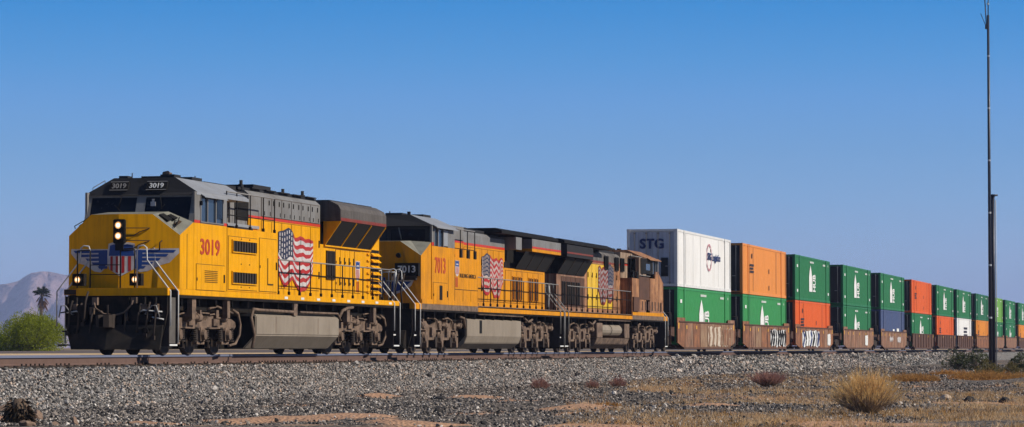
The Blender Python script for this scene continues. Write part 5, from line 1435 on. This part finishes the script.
def graffiti(t, x0, x1, z0, z1, seed, cols, y=-1.424):
    """sprayed lettering: a ragged pale field with dark zigzag strokes"""
    r_ = random.Random(seed); mb = MB(); n = 16
    top = [(x0+(x1-x0)*i/n, z1-r_.uniform(0, .16)*(z1-z0)) for i in range(n+1)]
    bot = [(x0+(x1-x0)*i/n, z0+r_.uniform(0, .16)*(z1-z0)) for i in range(n+1)]
    mb.prism(top+bot[::-1], 'y', y, y+.003, 0)
    k = 7; w = (x1-x0)/k; lay = [0.0]
    for i in range(k):
        xa = x0+w*i+w*.15; zz = [z1-.08, (z0+z1)/2+r_.uniform(-.15, .15), z0+.1]
        pts = [(xa+r_.uniform(0, w*.3), zz[0]), (xa+w*r_.uniform(.4, .9), zz[1]), (xa+r_.uniform(0, w*.3), zz[2])]
        if r_.random() < .5: pts.append((xa+w*.8, zz[0]-.2))
        for a, b in zip(pts, pts[1:]):
            d = Vector((b[0]-a[0], b[1]-a[1])); nn = Vector((-d.y, d.x)).normalized()*r_.uniform(.09, .16)
            nn.x *= 2.2; lay[0] += .0006; yy = y-.001-lay[0]
            mb.add([(a[0]-nn.x, yy, a[1]-nn.y), (b[0]-nn.x, yy, b[1]-nn.y), (b[0]+nn.x, yy, b[1]+nn.y), (a[0]+nn.x, yy, a[1]+nn.y)], [(0, 1, 2, 3)], 1 + (i % (len(cols)-1)))
    tag(mb.build("graffiti", cols, t, recalc=False), kind='stuff')

UN = [  # container start, length scale, (lower colour, marking), (upper colour, marking), sill look
    (144.2, .965, ('c_green2', 'tower'), ('c_white', 'stg'), ['rust_b', 'rust', 'rust_b', 'rust_c', 'rust_c', 'rust', 'rust_c', 'rust']),
    (164.5, 1.0, ('c_green2', 'tower'), ('c_orange', 'orange'), ['rust_b', 'rust', 'rust_c', 'rust_b', 'rust_b', 'rust', 'rust_b', 'rust_b']),
    (185.2, 1.0, ('c_orange2', 'orange'), ('c_green', 'tower'), ['rust_b', 'rust_b', 'rust', 'rust', 'rust_b', 'rust_b', 'rust', 'rust_b']),
    (209.1, 1.0, ('c_green', 'tower'), ('c_green', 'tower'), 'rust'),
    (232.4, 1.04, ('c_blue', 'blue'), ('c_green', 'tower'), 'rust'),
    (255.8, 1.05, ('c_green', 'tower'), ('c_orange2', 'orange'), 'rust_d'),
    (278.3, 1.05, ('c_orange2', 'orange'), ('c_green', 'tower'), 'rust_d'),
    (299.5, 1.02, ('c_white', 'white'), ('c_green', 'tower'), 'rust_d'),
    (322.8, 1.0, ('c_amber', 'orange'), ('c_green_dk', 'tower'), 'rust_b'),
    (344.8, 1.0, ('c_green', 'tower'), ('c_lime', 'tower'), 'rust'),
    (366.4, 1.0, ('c_green', 'tower'), ('c_green', 'tower'), 'rust'),
    (389.5, 1.0, ('c_amber', 'orange'), ('c_green', 'tower'), 'rust_d'),
]
NAMES = {'c_green2': 'light green', 'c_green': 'green', 'c_green_dk': 'deep green', 'c_white': 'white', 'c_orange': 'faded orange', 'c_orange2': 'bright orange', 'c_amber': 'amber yellow', 'c_blue': 'blue', 'c_lime': 'lime green'}
ORD = ['first', 'second', 'third', 'fourth', 'fifth', 'sixth', 'seventh', 'eighth', 'ninth', 'tenth', 'eleventh', 'twelfth']
for i, (x0, sc_, lo_, up_, sill) in enumerate(UN):
    w = make_well(x0, CL*sc_, sill, f"rusty brown well car under the {NAMES[lo_[0]]} and {NAMES[up_[0]]} stack, {ORD[i]} behind the locomotives", 'flat' if i in (5, 6, 7) else 'step')
    make_container(lo_[0], lo_[1], (x0, 0, .36), f"{NAMES[lo_[0]]} container at the bottom of the {ORD[i]} stack, under a {NAMES[up_[0]]} one", end='c_end_shade', lsc=sc_)
    make_container(up_[0], up_[1], (x0, 0, 3.30), f"{NAMES[up_[0]]} container on top of the {ORD[i]} stack, over a {NAMES[lo_[0]]} one", end='c_endw' if up_[1] == 'stg' else 'c_end_shade', lsc=sc_)
    if i == 0: graffiti(w, 8.2, 12.6, .22, 1.36, 4, [M['palespray'], M['rust_c'], M['palespray']]); graffiti(w, 13.0, 15.8, .22, 1.3, 8, [M['palespray'], M['rust_c'], M['rust_b']])
    if i == 1: graffiti(w, 9.6, 15.8, .22, 1.36, 12, [M['white'], M['black'], M['black']])
    if i == 2: graffiti(w, 2.4, 10.4, .2, 1.38, 23, [M['logo'], M['blue'], M['black'], M['rail_grey']]); graffiti(w, 14.8, 15.8, .3, 1.2, 5, [M['logo'], M['logo']])
    if i == 3: graffiti(w, 12.2, 13.4, .3, 1.2, 6, [M['rust_c'], M['logo']])
    if i == 4: graffiti(w, 5.2, 7.6, .75, 1.1, 9, [M['rust'], M['flagwhite']]); graffiti(w, 11.0, 13.2, .6, 1.15, 10, [M['rust'], M['flagwhite']])

# ================================================================== DISTANT LAND, PLANTS, POLES
# mountains
def mountains():
    n_a, n_r = 900, 60
    a0, a1 = R(2), R(75)
    mb = MB(); vs_ = []
    ang = np.linspace(a0, a1, n_a); rr = np.linspace(0, 1, n_r)
    A, Q = np.meshgrid(ang, rr, indexing='ij')
    px = 512 - FPX*np.tan(A - HEAD)          # bearing expressed as the column it shows at from the railway
    prof = np.interp(px, [-2600, -1200, -500, -120, -20, 5, 18, 30, 42, 58, 75, 110, 160, 260, 400, 900], [45, 70, 52, 62, 63, 65, 68, 76, 78.5, 76, 74, 66, 52, 30, 12, 5])
    dist = 5200 + Q*2600
    ridge = prof/FPX*6300
    shape = np.clip(np.minimum(Q/.42, (1.25-Q)/.8), 0, 1)**1.1
    nz = fbm(A*60+3, Q*5, 5, 41); rid = 1-np.abs(2*fbm(A*110, Q*4+A*30, 4, 77)-1)
    H = ridge*shape*(.70+.34*rid*np.clip((.44-Q)/.1, 0, 1)+.06*nz+.24*np.clip((Q-.34)/.1, 0, 1)) - 1.5
    H = np.where(Q > .38, np.minimum(H, ridge*1.0), H)
    spur = 1-np.abs(2*fbm(A*170+Q*3, Q*2.0+5, 3, 58)-1); dist = dist + (spur-.5)*900*np.clip(1-Q/.42, 0, 1)**.6
    X = CAMP.x + dist*np.cos(A); Y = CAMP.y + dist*np.sin(A)
    v = np.stack([X, Y, H], -1).reshape(-1, 3)
    i, j = np.meshgrid(np.arange(n_a-1), np.arange(n_r-1), indexing='ij'); q = (i*n_r+j).ravel()
    me = bpy.data.meshes.new("mountains"); me.from_pydata(v.tolist(), [], np.stack([q, q+1, q+n_r+1, q+n_r], 1).tolist())
    m = mat('bare_desert_rock', (0.34, 0.225, 0.21), 0.95, dirt=0.9, dirt_col=(0.13, 0.085, 0.09, 1), scale=0.012, bump=1.0, bump_scale=0.02, dr=(.42, .62))  # dark blotches put ridge shading into the rock colour
    [x for x in m.node_tree.nodes if x.bl_idname == 'ShaderNodeBump'][0].inputs['Distance'].default_value = 45
    me.materials.append(m); me.polygons.foreach_set('use_smooth', [True]*len(me.polygons)); me.update()
    bm = bmesh.new(); bm.from_mesh(me); bmesh.ops.recalc_face_normals(bm, faces=bm.faces)
    if sum(f.normal.z for f in bm.faces) < 0: bmesh.ops.reverse_faces(bm, faces=bm.faces)
    bm.to_mesh(me); bm.free()
    tag(link("mountains", me), kind='structure')
mountains()

def leafmat(name, c1, c2, trans=0.25, rough=0.7):
    m = bpy.data.materials.new(name); m.use_nodes = True
    n, l = m.node_tree.nodes, m.node_tree.links; b = n["Principled BSDF"]; b.inputs['Roughness'].default_value = rough; b.inputs['Specular IOR Level'].default_value = 0.15
    g = n.new("ShaderNodeNewGeometry"); cr = n.new("ShaderNodeValToRGB"); l.new(g.outputs['Random Per Island'], cr.inputs[0])
    cr.color_ramp.elements[0].color = (*c1, 1); cr.color_ramp.elements[1].color = (*c2, 1)
    l.new(cr.outputs[0], b.inputs['Base Color'])
    if trans:
        t = n.new("ShaderNodeBsdfTranslucent"); l.new(cr.outputs[0], t.inputs['Color'])
        mx_ = n.new("ShaderNodeMixShader"); mx_.inputs[0].default_value = trans
        l.new(b.outputs[0], mx_.inputs[1]); l.new(t.outputs[0], mx_.inputs[2]); l.new(mx_.outputs[0], n["Material Output"].inputs[0])
    return m
M['leaf_tree'] = leafmat('yellow_green_foliage', (0.12, 0.145, 0.004), (0.38, 0.42, 0.02), 0.4)
M['leaf_dark'] = leafmat('dark_olive_foliage', (0.022, 0.032, 0.008), (0.10, 0.115, 0.03))
M['leaf_olive'] = leafmat('dry_olive_foliage', (0.07, 0.06, 0.02), (0.22, 0.17, 0.06))
M['straw'] = leafmat('golden_dry_twigs', (0.30, 0.15, 0.045), (0.58, 0.33, 0.11), 0.3, 0.9)
M['straw_tip'] = leafmat('pale_golden_twig_tips', (0.62, 0.37, 0.13), (0.92, 0.63, 0.28), 0.45, 0.9)
M['twig'] = leafmat('grey_brown_twigs', (0.17, 0.12, 0.085), (0.46, 0.33, 0.22), 0.2, 0.9)
M['stumpfibre'] = leafmat('dark_stump_fibre', (0.03, 0.022, 0.016), (0.20, 0.13, 0.085), 0.0, 0.9)
M['rustgrass'] = leafmat('rust_orange_dry_grass', (0.36, 0.17, 0.05), (0.62, 0.33, 0.10), 0.3, 0.9)
M['palegrass'] = leafmat('pale_dry_grass', (0.50, 0.32, 0.17), (0.82, 0.58, 0.34), 0.4, 0.9)
M['pinkweed'] = leafmat('dull_pink_dry_weed', (0.24, 0.12, 0.10), (0.48, 0.27, 0.22), 0.4, 0.9)
M['bark'] = mat('rough_bark', (0.14, 0.095, 0.065), 0.95, dirt=0.5, scale=4, bump=0.6)
M['frond_dead'] = leafmat('dead_palm_fronds', (0.08, 0.04, 0.02), (0.28, 0.15, 0.07), 0.1, 0.9)
M['frond'] = leafmat('green_palm_fronds', (0.006, 0.014, 0.004), (0.035, 0.05, 0.012), 0.1)

def blades(mb, base, d, length, w, m, seg=3, droop=0.0, face=None):
    """a thin tapering strip: grass blade, twig or leaflet"""
    d = Vector(d).normalized(); p = Vector(base)
    side = d.cross(Vector(face) if face else Vector((rnd.uniform(-1, 1), rnd.uniform(-1, 1), rnd.uniform(-.2, .2))))
    if side.length < 1e-3: side = Vector((1, 0, 0))
    side.normalize(); vs_ = []
    for k in range(seg+1):
        t = k/seg; ww = w*(1-t)**.8
        q = p + d*(length*t) + Vector((0, 0, -droop*length*t*t))
        if k < seg: vs_ += [q-side*ww/2, q+side*ww/2]
        else: vs_ += [q]
    fs = [(2*k, 2*k+1, 2*k+3, 2*k+2) for k in range(seg-1)] + [(2*seg-2, 2*seg-1, 2*seg)]
    mb.add(vs_, fs, m)
    return p + d*length + Vector((0, 0, -droop*length))

def sparse_top(mb, h, r0):
    """drop most of the fine tips low down, so the bare stems show near the root"""
    out = MB()
    for q in mb.islands():
        if r0.random() < min(1, (q.v[0][2]/h/.55)**2): out.add(q.v, q.f, 0)
    return out
def dry_bush(name, label, loc, rx, h, n, mats, group=None, spread=1.0, cat="bush", tipfrac=.5, seed=1, wscale=1.0, disc=0.0, airy=False):
    """many fine stems fanning out from one root, dividing into a dome of hair-thin tips"""
    t = thing(name, label, cat, loc, rnd.uniform(0, 6), group)
    r0 = random.Random(seed); st, tp = MB(), MB()
    for i in range(n):
        a = r0.uniform(0, 2*math.pi); e = r0.uniform(.05, 1)**.7
        tilt = e*1.15*spread
        d = Vector((math.cos(a)*math.sin(tilt), math.sin(a)*math.sin(tilt), math.cos(tilt)))
        L_ = r0.uniform(.68, 1.0)/math.sqrt((math.sin(tilt)/rx)**2+(math.cos(tilt)/h)**2)
        b = Vector((d.x*.08*rx, d.y*.08*rx, 0))
        if disc:
            q_ = math.sqrt(r0.random())*disc*rx; w_ = r0.uniform(0, 6.28); b = Vector((math.cos(w_)*q_, math.sin(w_)*q_, 0)); L_ *= r0.uniform(.4, 1)*(1-.45*(q_/rx))
        mid = blades(st, b, d, L_*.6, .016*wscale, 0, 2)
        for k in range(r0.randint(3, 5)):
            q = b + d*(L_*r0.uniform(.28, .6))
            d2 = (d + Vector((r0.uniform(-.4, .4), r0.uniform(-.4, .4), r0.uniform(-.05, .45)))).normalized()
            e2 = blades(st if r0.random() > tipfrac else tp, q, d2, L_*r0.uniform(.2, .42), .010*wscale, 0, 2)
            for z in range(3):
                q2 = q.lerp(e2, r0.uniform(.4, 1)); d3 = (d2 + Vector((r0.uniform(-.5, .5), r0.uniform(-.5, .5), r0.uniform(0, .6)))).normalized()
                blades(tp, q2, d3, L_*r0.uniform(.10, .22), .008*wscale, 0, 2)
    if airy: tp = sparse_top(tp, h, r0)
    st.build("stems", mats[0], t, recalc=False); tp.build("twig_tips", mats[1], t, recalc=False)
    return t

def leafy_bush(name, label, loc, rx, ry, h, n, m, leaf, group=None, cat="bush", clumps=9, seed=1, base=0.0, flat=1.0):
    """stems and many small leaf faces gathered in clumps, so the outline stays uneven and gaps show"""
    t = thing(name, label, cat, loc, 0, group); r0 = random.Random(seed)
    cs = []
    for i in range(clumps):
        a = r0.uniform(0, 2*math.pi); q = math.sqrt(r0.uniform(0, 1))
        z = h*(base + (1-base)*r0.uniform(.15, .85)*(1-.45*q*q))
        cs.append((Vector((math.cos(a)*rx*q*.75, math.sin(a)*ry*q*.75, z)), r0.uniform(.22, .42)*min(rx, h)))
    st = MB()
    for c, _ in cs: st.tube([(0, 0, 0), (c.x*.35, c.y*.35, c.z*.5), tuple(c)], .03*h, 4, 0, r1=.006*h)
    st.build("branches", 'bark', t)
    lf = MB()
    for i in range(n):
        c, r_ = cs[r0.randrange(len(cs))]
        d = Vector((r0.gauss(0, 1), r0.gauss(0, 1), r0.gauss(0, 1))).normalized()
        p = c + Vector((d.x*rx/h if rx > h else d.x, d.y, d.z*.85)) * r_*r0.uniform(.45, 1.0)**.6
        if p.z < 0.02: p.z = abs(p.z)+.02
        u = (d + Vector((r0.uniform(-.8, .8), r0.uniform(-.8, .8), r0.uniform(-.3, .9)))).normalized(); v = u.cross(d + Vector((.01, .3, .2))).normalized()
        L_ = leaf*r0.uniform(.6, 1.4); w = L_*.36
        lf.add([p-v*w/2, p+u*L_*.5-v*w*.1, p+u*L_, p+u*L_*.5+v*w*.6], [(0, 1, 2, 3)], 0)
    lf.build("foliage", m, t, recalc=False)
    return t

def gp(px, py, z=None):
    p = ground_at(px, py)
    return (p.x, p.y, float(ground_z(p.x, p.y)) - .02)
# far green tree and the palm behind the left of the locomotive
tp_ = at_dist(30, 215, -.08)
leafy_bush("desert_tree", "rounded bright green tree low behind the track at the far left", tp_, 2.75, 2.75, 2.75, 30000, M['leaf_tree'], .17, cat="tree", clumps=60, seed=4)
tp2 = at_dist(-3, 235, -.08)
leafy_bush("desert_shrub", "darker green shrub at the left edge, beside the rounded tree", tp2, 1.3, 1.3, 1.75, 3500, M['leaf_dark'], .16, cat="shrub", clumps=10, seed=9)
def palm(loc):
    t = thing("palm_tree", "lone fan palm with a skirt of dead brown fronds, in front of the mountains", "palm tree", loc)
    H = 10.6
    tr = MB(); tr.tube([(0, 0, 0), (.1, 0, H*.3), (.05, .1, H*.65), (0, 0, H)], .34, 10, r1=.24)
    for k in range(16): tr.lathe((0.05, .03, H*.08+k*.45), 'z', [(0, .35-.005*k), (.08, .36-.005*k), (.1, .33-.005*k)], 10)
    tr.build("trunk", 'bark', t)
    r0 = random.Random(3)
    def fan(mb, p, d, L_, n, spread, droop):
        q = blades(mb, p, d, L_*.5, .10, 0, 3, droop*.4)
        side = d.cross(Vector((0, 0, 1))).normalized()
        for i in range(n):
            a = (i/(n-1)-.5)*spread
            dd = (d*math.cos(a) + side*math.sin(a) + Vector((0, 0, -.12*abs(a)))).normalized()
            blades(mb, q, dd, L_*.75*r0.uniform(.8, 1.1), .15, 0, 3, droop)
    for i in range(34):
        a = r0.uniform(0, 6.28); e = r0.uniform(-.25, 1.3); d = Vector((math.cos(a)*math.cos(e), math.sin(a)*math.cos(e), math.sin(e)))
        mb = MB(); fan(mb, Vector((0, 0, H)), d, r0.uniform(1.3, 1.8), 17, 2.3, .22); mb.build("frond", M['frond'], t, recalc=False)
    for i in range(26):
        a = r0.uniform(0, 6.28); e = r0.uniform(-1.4, -.75); d = Vector((math.cos(a)*math.cos(e), math.sin(a)*math.cos(e), math.sin(e)))
        mb = MB(); fan(mb, Vector((0, 0, H-r0.uniform(0, 1.4))), d, r0.uniform(1.3, 1.8), 7, 1.0, .3); mb.build("dead_frond", M['frond_dead'], t, recalc=False)
palm(at_dist(41.5, 560, -.1))

# big dry bush right of centre, weeds, grass clumps, bushes by the pole
dry_bush("dry_bush", "large round golden dry bush standing on the open ground at the right", gp(866, 415), 1.06, 1.08, 470, [M['twig'], M['straw_tip']], seed=2, wscale=.85, spread=1.0, airy=True)
for k, (px, py, w, h, lb) in enumerate(((540, 389, .46, .62, "largest of the dull pink dry weeds on the ballast edge, left of the other two"), (592, 388, .34, .46, "small pink dry weed in the middle of the three on the ballast edge"), (618, 388, .42, .55, "pink dry weed at the right end of the three on the ballast edge"))):
    dry_bush("dry_weed", lb, gp(px, py), w, h, 90, [M['twig'], M['pinkweed']], "pink dry weeds along the ballast edge", seed=20+k, cat="weed", tipfrac=.9, wscale=1.3)
dry_bush("dry_weed", "brownish pink weed at the ballast edge, just left of the big golden bush", gp(768, 389), 1.0, .62, 220, [M['twig'], M['pinkweed']], "pink dry weeds along the ballast edge", seed=31, cat="weed", tipfrac=.8, wscale=1.3)
dry_bush("grass_clump", "low rust-orange grass clump lying beside a bare soil mound", gp(607, 411), .45, .17, 160, [M['rustgrass'], M['rustgrass']], "orange dry grass clumps", seed=41, cat="grass clump", spread=1.0, disc=.7)
dry_bush("grass_clump", "broad orange grass clump on black gravel behind the golden bush", gp(914, 382), 1.25, .62, 700, [M['rustgrass'], M['straw']], "orange dry grass clumps", seed=42, cat="grass clump", spread=.9, wscale=1.2, disc=.8)
dry_bush("grass_clump", "orange grass clump at the foot of the pole-side bushes, far right", gp(992, 380), 2.1, .60, 900, [M['rustgrass'], M['straw']], "orange dry grass clumps", seed=43, cat="grass clump", spread=.9, wscale=1.6, disc=.85)
dry_bush("grass_clump", "small orange grass clump left of the dark bush by the pole", gp(952, 375), 1.2, .5, 400, [M['rustgrass'], M['rustgrass']], "orange dry grass clumps", seed=44, cat="grass clump", spread=.9, wscale=1.6, disc=.85)
BG = "bushes around the foot of the pole"
leafy_bush("creosote_bush", "dark green bush left of the pole", gp(957, 369.5), .85, .85, 1.35, 2600, M['leaf_dark'], .12, BG, clumps=14, seed=5)
leafy_bush("creosote_bush", "dark green bush directly before the pole base", gp(976, 369.5), .95, .9, 1.5, 2600, M['leaf_dark'], .12, BG, clumps=14, seed=6)
leafy_bush("creosote_bush", "dark bush cut by the right edge of the photograph", gp(1021, 370), .75, .75, 1.25, 2200, M['leaf_dark'], .12, BG, clumps=12, seed=7)
leafy_bush("creosote_bush", "low dry olive-yellow bush in front of the pole", gp(990, 375.5), 1.15, .8, .85, 2600, M['leaf_olive'], .11, BG, clumps=16, seed=8)
leafy_bush("creosote_bush", "small olive-yellow bush right of the pole", gp(1012, 374.5), .75, .7, .62, 1500, M['leaf_olive'], .11, BG, clumps=10, seed=10)

# poles
def pole():
    b = at_dist(990.6, 168, 0); z0 = float(ground_z(b.x, b.y))
    t = thing("radio_mast", "very tall slender dark mast rising out of the frame at the right", "mast", (b.x, b.y, z0))
    H = 20.4
    mb = MB(); mb.tube([(0, 0, -.3), (0, 0, 10), (0, 0, H)], 0.105, 10, r1=.07); mb.lathe((0, 0, 0), 'z', [(0, .24), (.12, .24), (.16, .17)], 12); mb.build("shaft", 'pole', t)
    r_ = _r
    mb = MB()
    q = lambda s, z: (r_.x*s, r_.y*s, z)
    mb.tube([q(.0, H-.75), q(-.10, H-.70), q(-.12, H-.2), q(-.18, H+.9)], .035, 6); mb.tube([q(-.1, H-.7), q(-.42, H+.1)], .02, 5); mb.tube([q(0, H-.1), q(.02, H+1.2)], .03, 6)
    mb.lathe(q(-.1, H-.8), 'z', [(0, .08), (.25, .08)], 8)
    mb.build_each("antenna", 'pole', t)
    mb = MB()
    for z in (3, 6, 9, 12, 15, 18, 21): mb.lathe((0, 0, z), 'z', [(0, 0.112-.002*z), (.1, 0.112-.002*z)], 10)
    mb.build_each("clamp_band", 'galv_lit_edge', t)
    b2 = at_dist(993.9, 168.5, 0)
    t2 = thing("short_pole", "shorter dark pole with a flat cap standing close beside the tall mast", "pole", (b2.x, b2.y, z0))
    mb = MB(); mb.tube([(0, 0, -.3), (0, 0, 10.0)], .105, 10); mb.build("shaft", 'pole', t2)
    mb = MB(); mb.box(-.2, .2, -.12, .12, 10.0, 10.12); mb.tube([q(-.16, 10.06), q(.28, 10.08)], .06, 6); mb.build_each("cap", 'pole', t2)
    mb = MB(); mb.tube([q(.16, .1), q(.16, 9.8)], .03, 6); mb.build("lit_edge_strip", 'galv_lit_edge', t2)  # pale strip added as the sunlit right edge of the pole
pole()

# rocks and a dead stump in the lower left corner
M['rock'] = mat('tan_rock', (0.24, 0.16, 0.115), 0.95, dirt=0.6, dirt_col=(0.11, 0.075, 0.055, 1), scale=5, bump=0.6, bump_scale=15)
def rock(label, px, py, w, h, seed, m='rock', group="tan rocks in the lower left corner"):
    p = ground_at(px, py); z = float(ground_z(p.x, p.y)); bm = bmesh.new(); bmesh.ops.create_icosphere(bm, subdivisions=3, radius=1); r0 = random.Random(seed)
    off = [Vector((r0.uniform(-1, 1), r0.uniform(-1, 1), r0.uniform(-1, 1))).normalized() for _ in range(9)]; lim = [r0.uniform(.55, .85) for _ in range(9)]
    for v in bm.verts:
        for o, l_ in zip(off, lim):
            q = v.co.dot(o)
            if q > l_: v.co -= o*(q-l_)
        v.co *= 1+.05*math.sin(v.co.x*9+v.co.z*7)
        v.co = Vector((v.co.x*w, v.co.y*w*.8, v.co.z*h))
    me = bpy.data.meshes.new("rock"); bm.to_mesh(me); bm.free(); me.materials.append(M[m])
    tag(link("rock", me, None, (p.x, p.y, z+h*.15)), label, "rock", group)
rock("pointed tan rock at the bottom edge, right of the dead stump", 75, 428, .10, .16, 2)
rock("tan rock leaning against the right side of the dead stump", 36, 424, .14, .13, 3)
rock("tan rock at the left edge, left of the dead stump", 2, 418, .16, .14, 5)
M['soil'] = mat('tan_bare_soil', (0.50, 0.38, 0.28), 0.95, dirt=0.5, dirt_col=(0.30, 0.21, 0.15, 1), scale=5, bump=0.6, bump_scale=15)
M['blacklump'] = mat('black_ground_lump', (0.03, 0.027, 0.026), 0.95, dirt=0.5, dirt_col=(0.09, 0.075, 0.065, 1), scale=6, bump=0.6, bump_scale=15)  # black lumps set where the ground has small dark patches
for lb, px, py, w, h, sd_ in (("flat black lump on the gravel below the first locomotive's rear, the upper of two", 440, 401, .20, .10, 11), ("black lump near the bottom edge, straight below another flat black lump", 437, 416, .13, .10, 12),
        ("black lump lying in the grass between the golden bush and the right edge", 969, 402, .20, .14, 13), ("black lump close to the right edge of the photograph, in pale grass", 1006, 405, .22, .13, 14), ("pale stone on the open ground right of the golden bush", 946, 400, .22, .12, 15)):
    rock(lb, px, py, w, h, sd_, 'blacklump' if 'black' in lb else 'soil', "single rocks on the desert floor")
rock("low brown rock in front of the dead stump at the bottom edge", 27, 430, .17, .11, 7)
rock("small tan rock between the dead stump and the pointed rock", 55, 429, .09, .08, 8)
def stump():
    g = gp(19, 427); t = thing("dead_stump", "shaggy dark dead stump among tan rocks in the lower left corner", "stump", g)
    mb = MB(); t.scale = (1.35, 1.35, 1.3); mb.tube([(0, 0, -.1), (.02, 0, .15), (.05, .02, .32)], .19, 9, r1=.07); mb.build("trunk", 'bark', t)
    r0 = random.Random(8); f = MB()
    for i in range(520):
        a = r0.uniform(0, 6.28); z = r0.uniform(0, .34)*r0.random()**.4; e = r0.uniform(-.9, .9)
        d = Vector((math.cos(a)*math.cos(e), math.sin(a)*math.cos(e), math.sin(e)))
        blades(f, (math.cos(a)*.14*(1-z), math.sin(a)*.14*(1-z), z), d, r0.uniform(.05, .13), .03, r0.randint(0, 1), 3, .5)
    f.build("shaggy_fibres", [M['stumpfibre'], 'black'], t, recalc=False)
stump()

# dry grass that nobody could count: pale tufts over the right of the desert floor
def grass():
    mb = MB(); N = 0
    tries = nrng.uniform(0, 1, (60000, 4))
    for a, b, c, d in tries:
        px, py = 560+a*500, 372+b*58
        p = ground_at(px, py)
        if p.y > -5.1: continue
        m = float(fbm(np.array(p.x*.3+p.y*.2), np.array(p.y*.6-p.x*.08), 4, 90))
        want = np.interp(px, [560, 680, 800, 1024], [.03, .5, .9, .95])*np.interp(py, [372, 385, 400, 415, 427], [.25, .6, .45, .55, .6])
        if 630 < px < 870 and 374 < py < 396: want = max(want, .85)
        if (m-.37)*3.4*want < c*.55: continue
        if 900 < px < 1010 and 372 < py < 392 and d < .9: continue
        m2_ = float(fbm(np.array(p.x*.6+9), np.array(p.y*1.4), 3, 123)); gm_ = 0 if m2_ < .55 else (1 if m2_ < .62 else 2)
        z = float(ground_z(p.x, p.y)); k = 6; hgt = rnd.uniform(.07, .20)*(1.3 if 385 < py < 405 else 1)
        for i in range(k):
            an = rnd.uniform(0, 6.28); e = rnd.uniform(.5, 1.5)
            blades(mb, (p.x+rnd.uniform(-.08, .08), p.y+rnd.uniform(-.08, .08), z-.01), (math.cos(an)*math.cos(e), math.sin(an)*math.cos(e), math.sin(e)), hgt*rnd.uniform(.5, 1.2), .008+.00006*p.x, gm_ if rnd.random() < .7 else rnd.randint(0, 3), 2, .15)
        N += 1
        if N > 9000: break
    o = mb.build("dry_grass", [M['palegrass'], M['straw'], M['twig'], M['rustgrass']], None, recalc=False)
    tag(o, "pale dry grass tufts scattered over the right of the desert floor", kind='stuff')
grass()

# ------------------------------------------------------------------ thin blue air
hz = bpy.data.materials.new("thin_air"); hz.use_nodes = True
n, l = hz.node_tree.nodes, hz.node_tree.links; n.clear()
pv = n.new("ShaderNodeVolumePrincipled"); pv.inputs['Color'].default_value = (0.50, 0.62, 1.0, 1); pv.inputs['Density'].default_value = 1.35e-4; pv.inputs['Anisotropy'].default_value = 0.0
ou = n.new("ShaderNodeOutputMaterial"); l.new(pv.outputs[0], ou.inputs['Volume'])
mb = MB(); mb.box(-8000, 9800, -8000, 9800, -2.6, 185)
tag(mb.build("haze", hz), "thin blue air over the desert", kind='stuff')
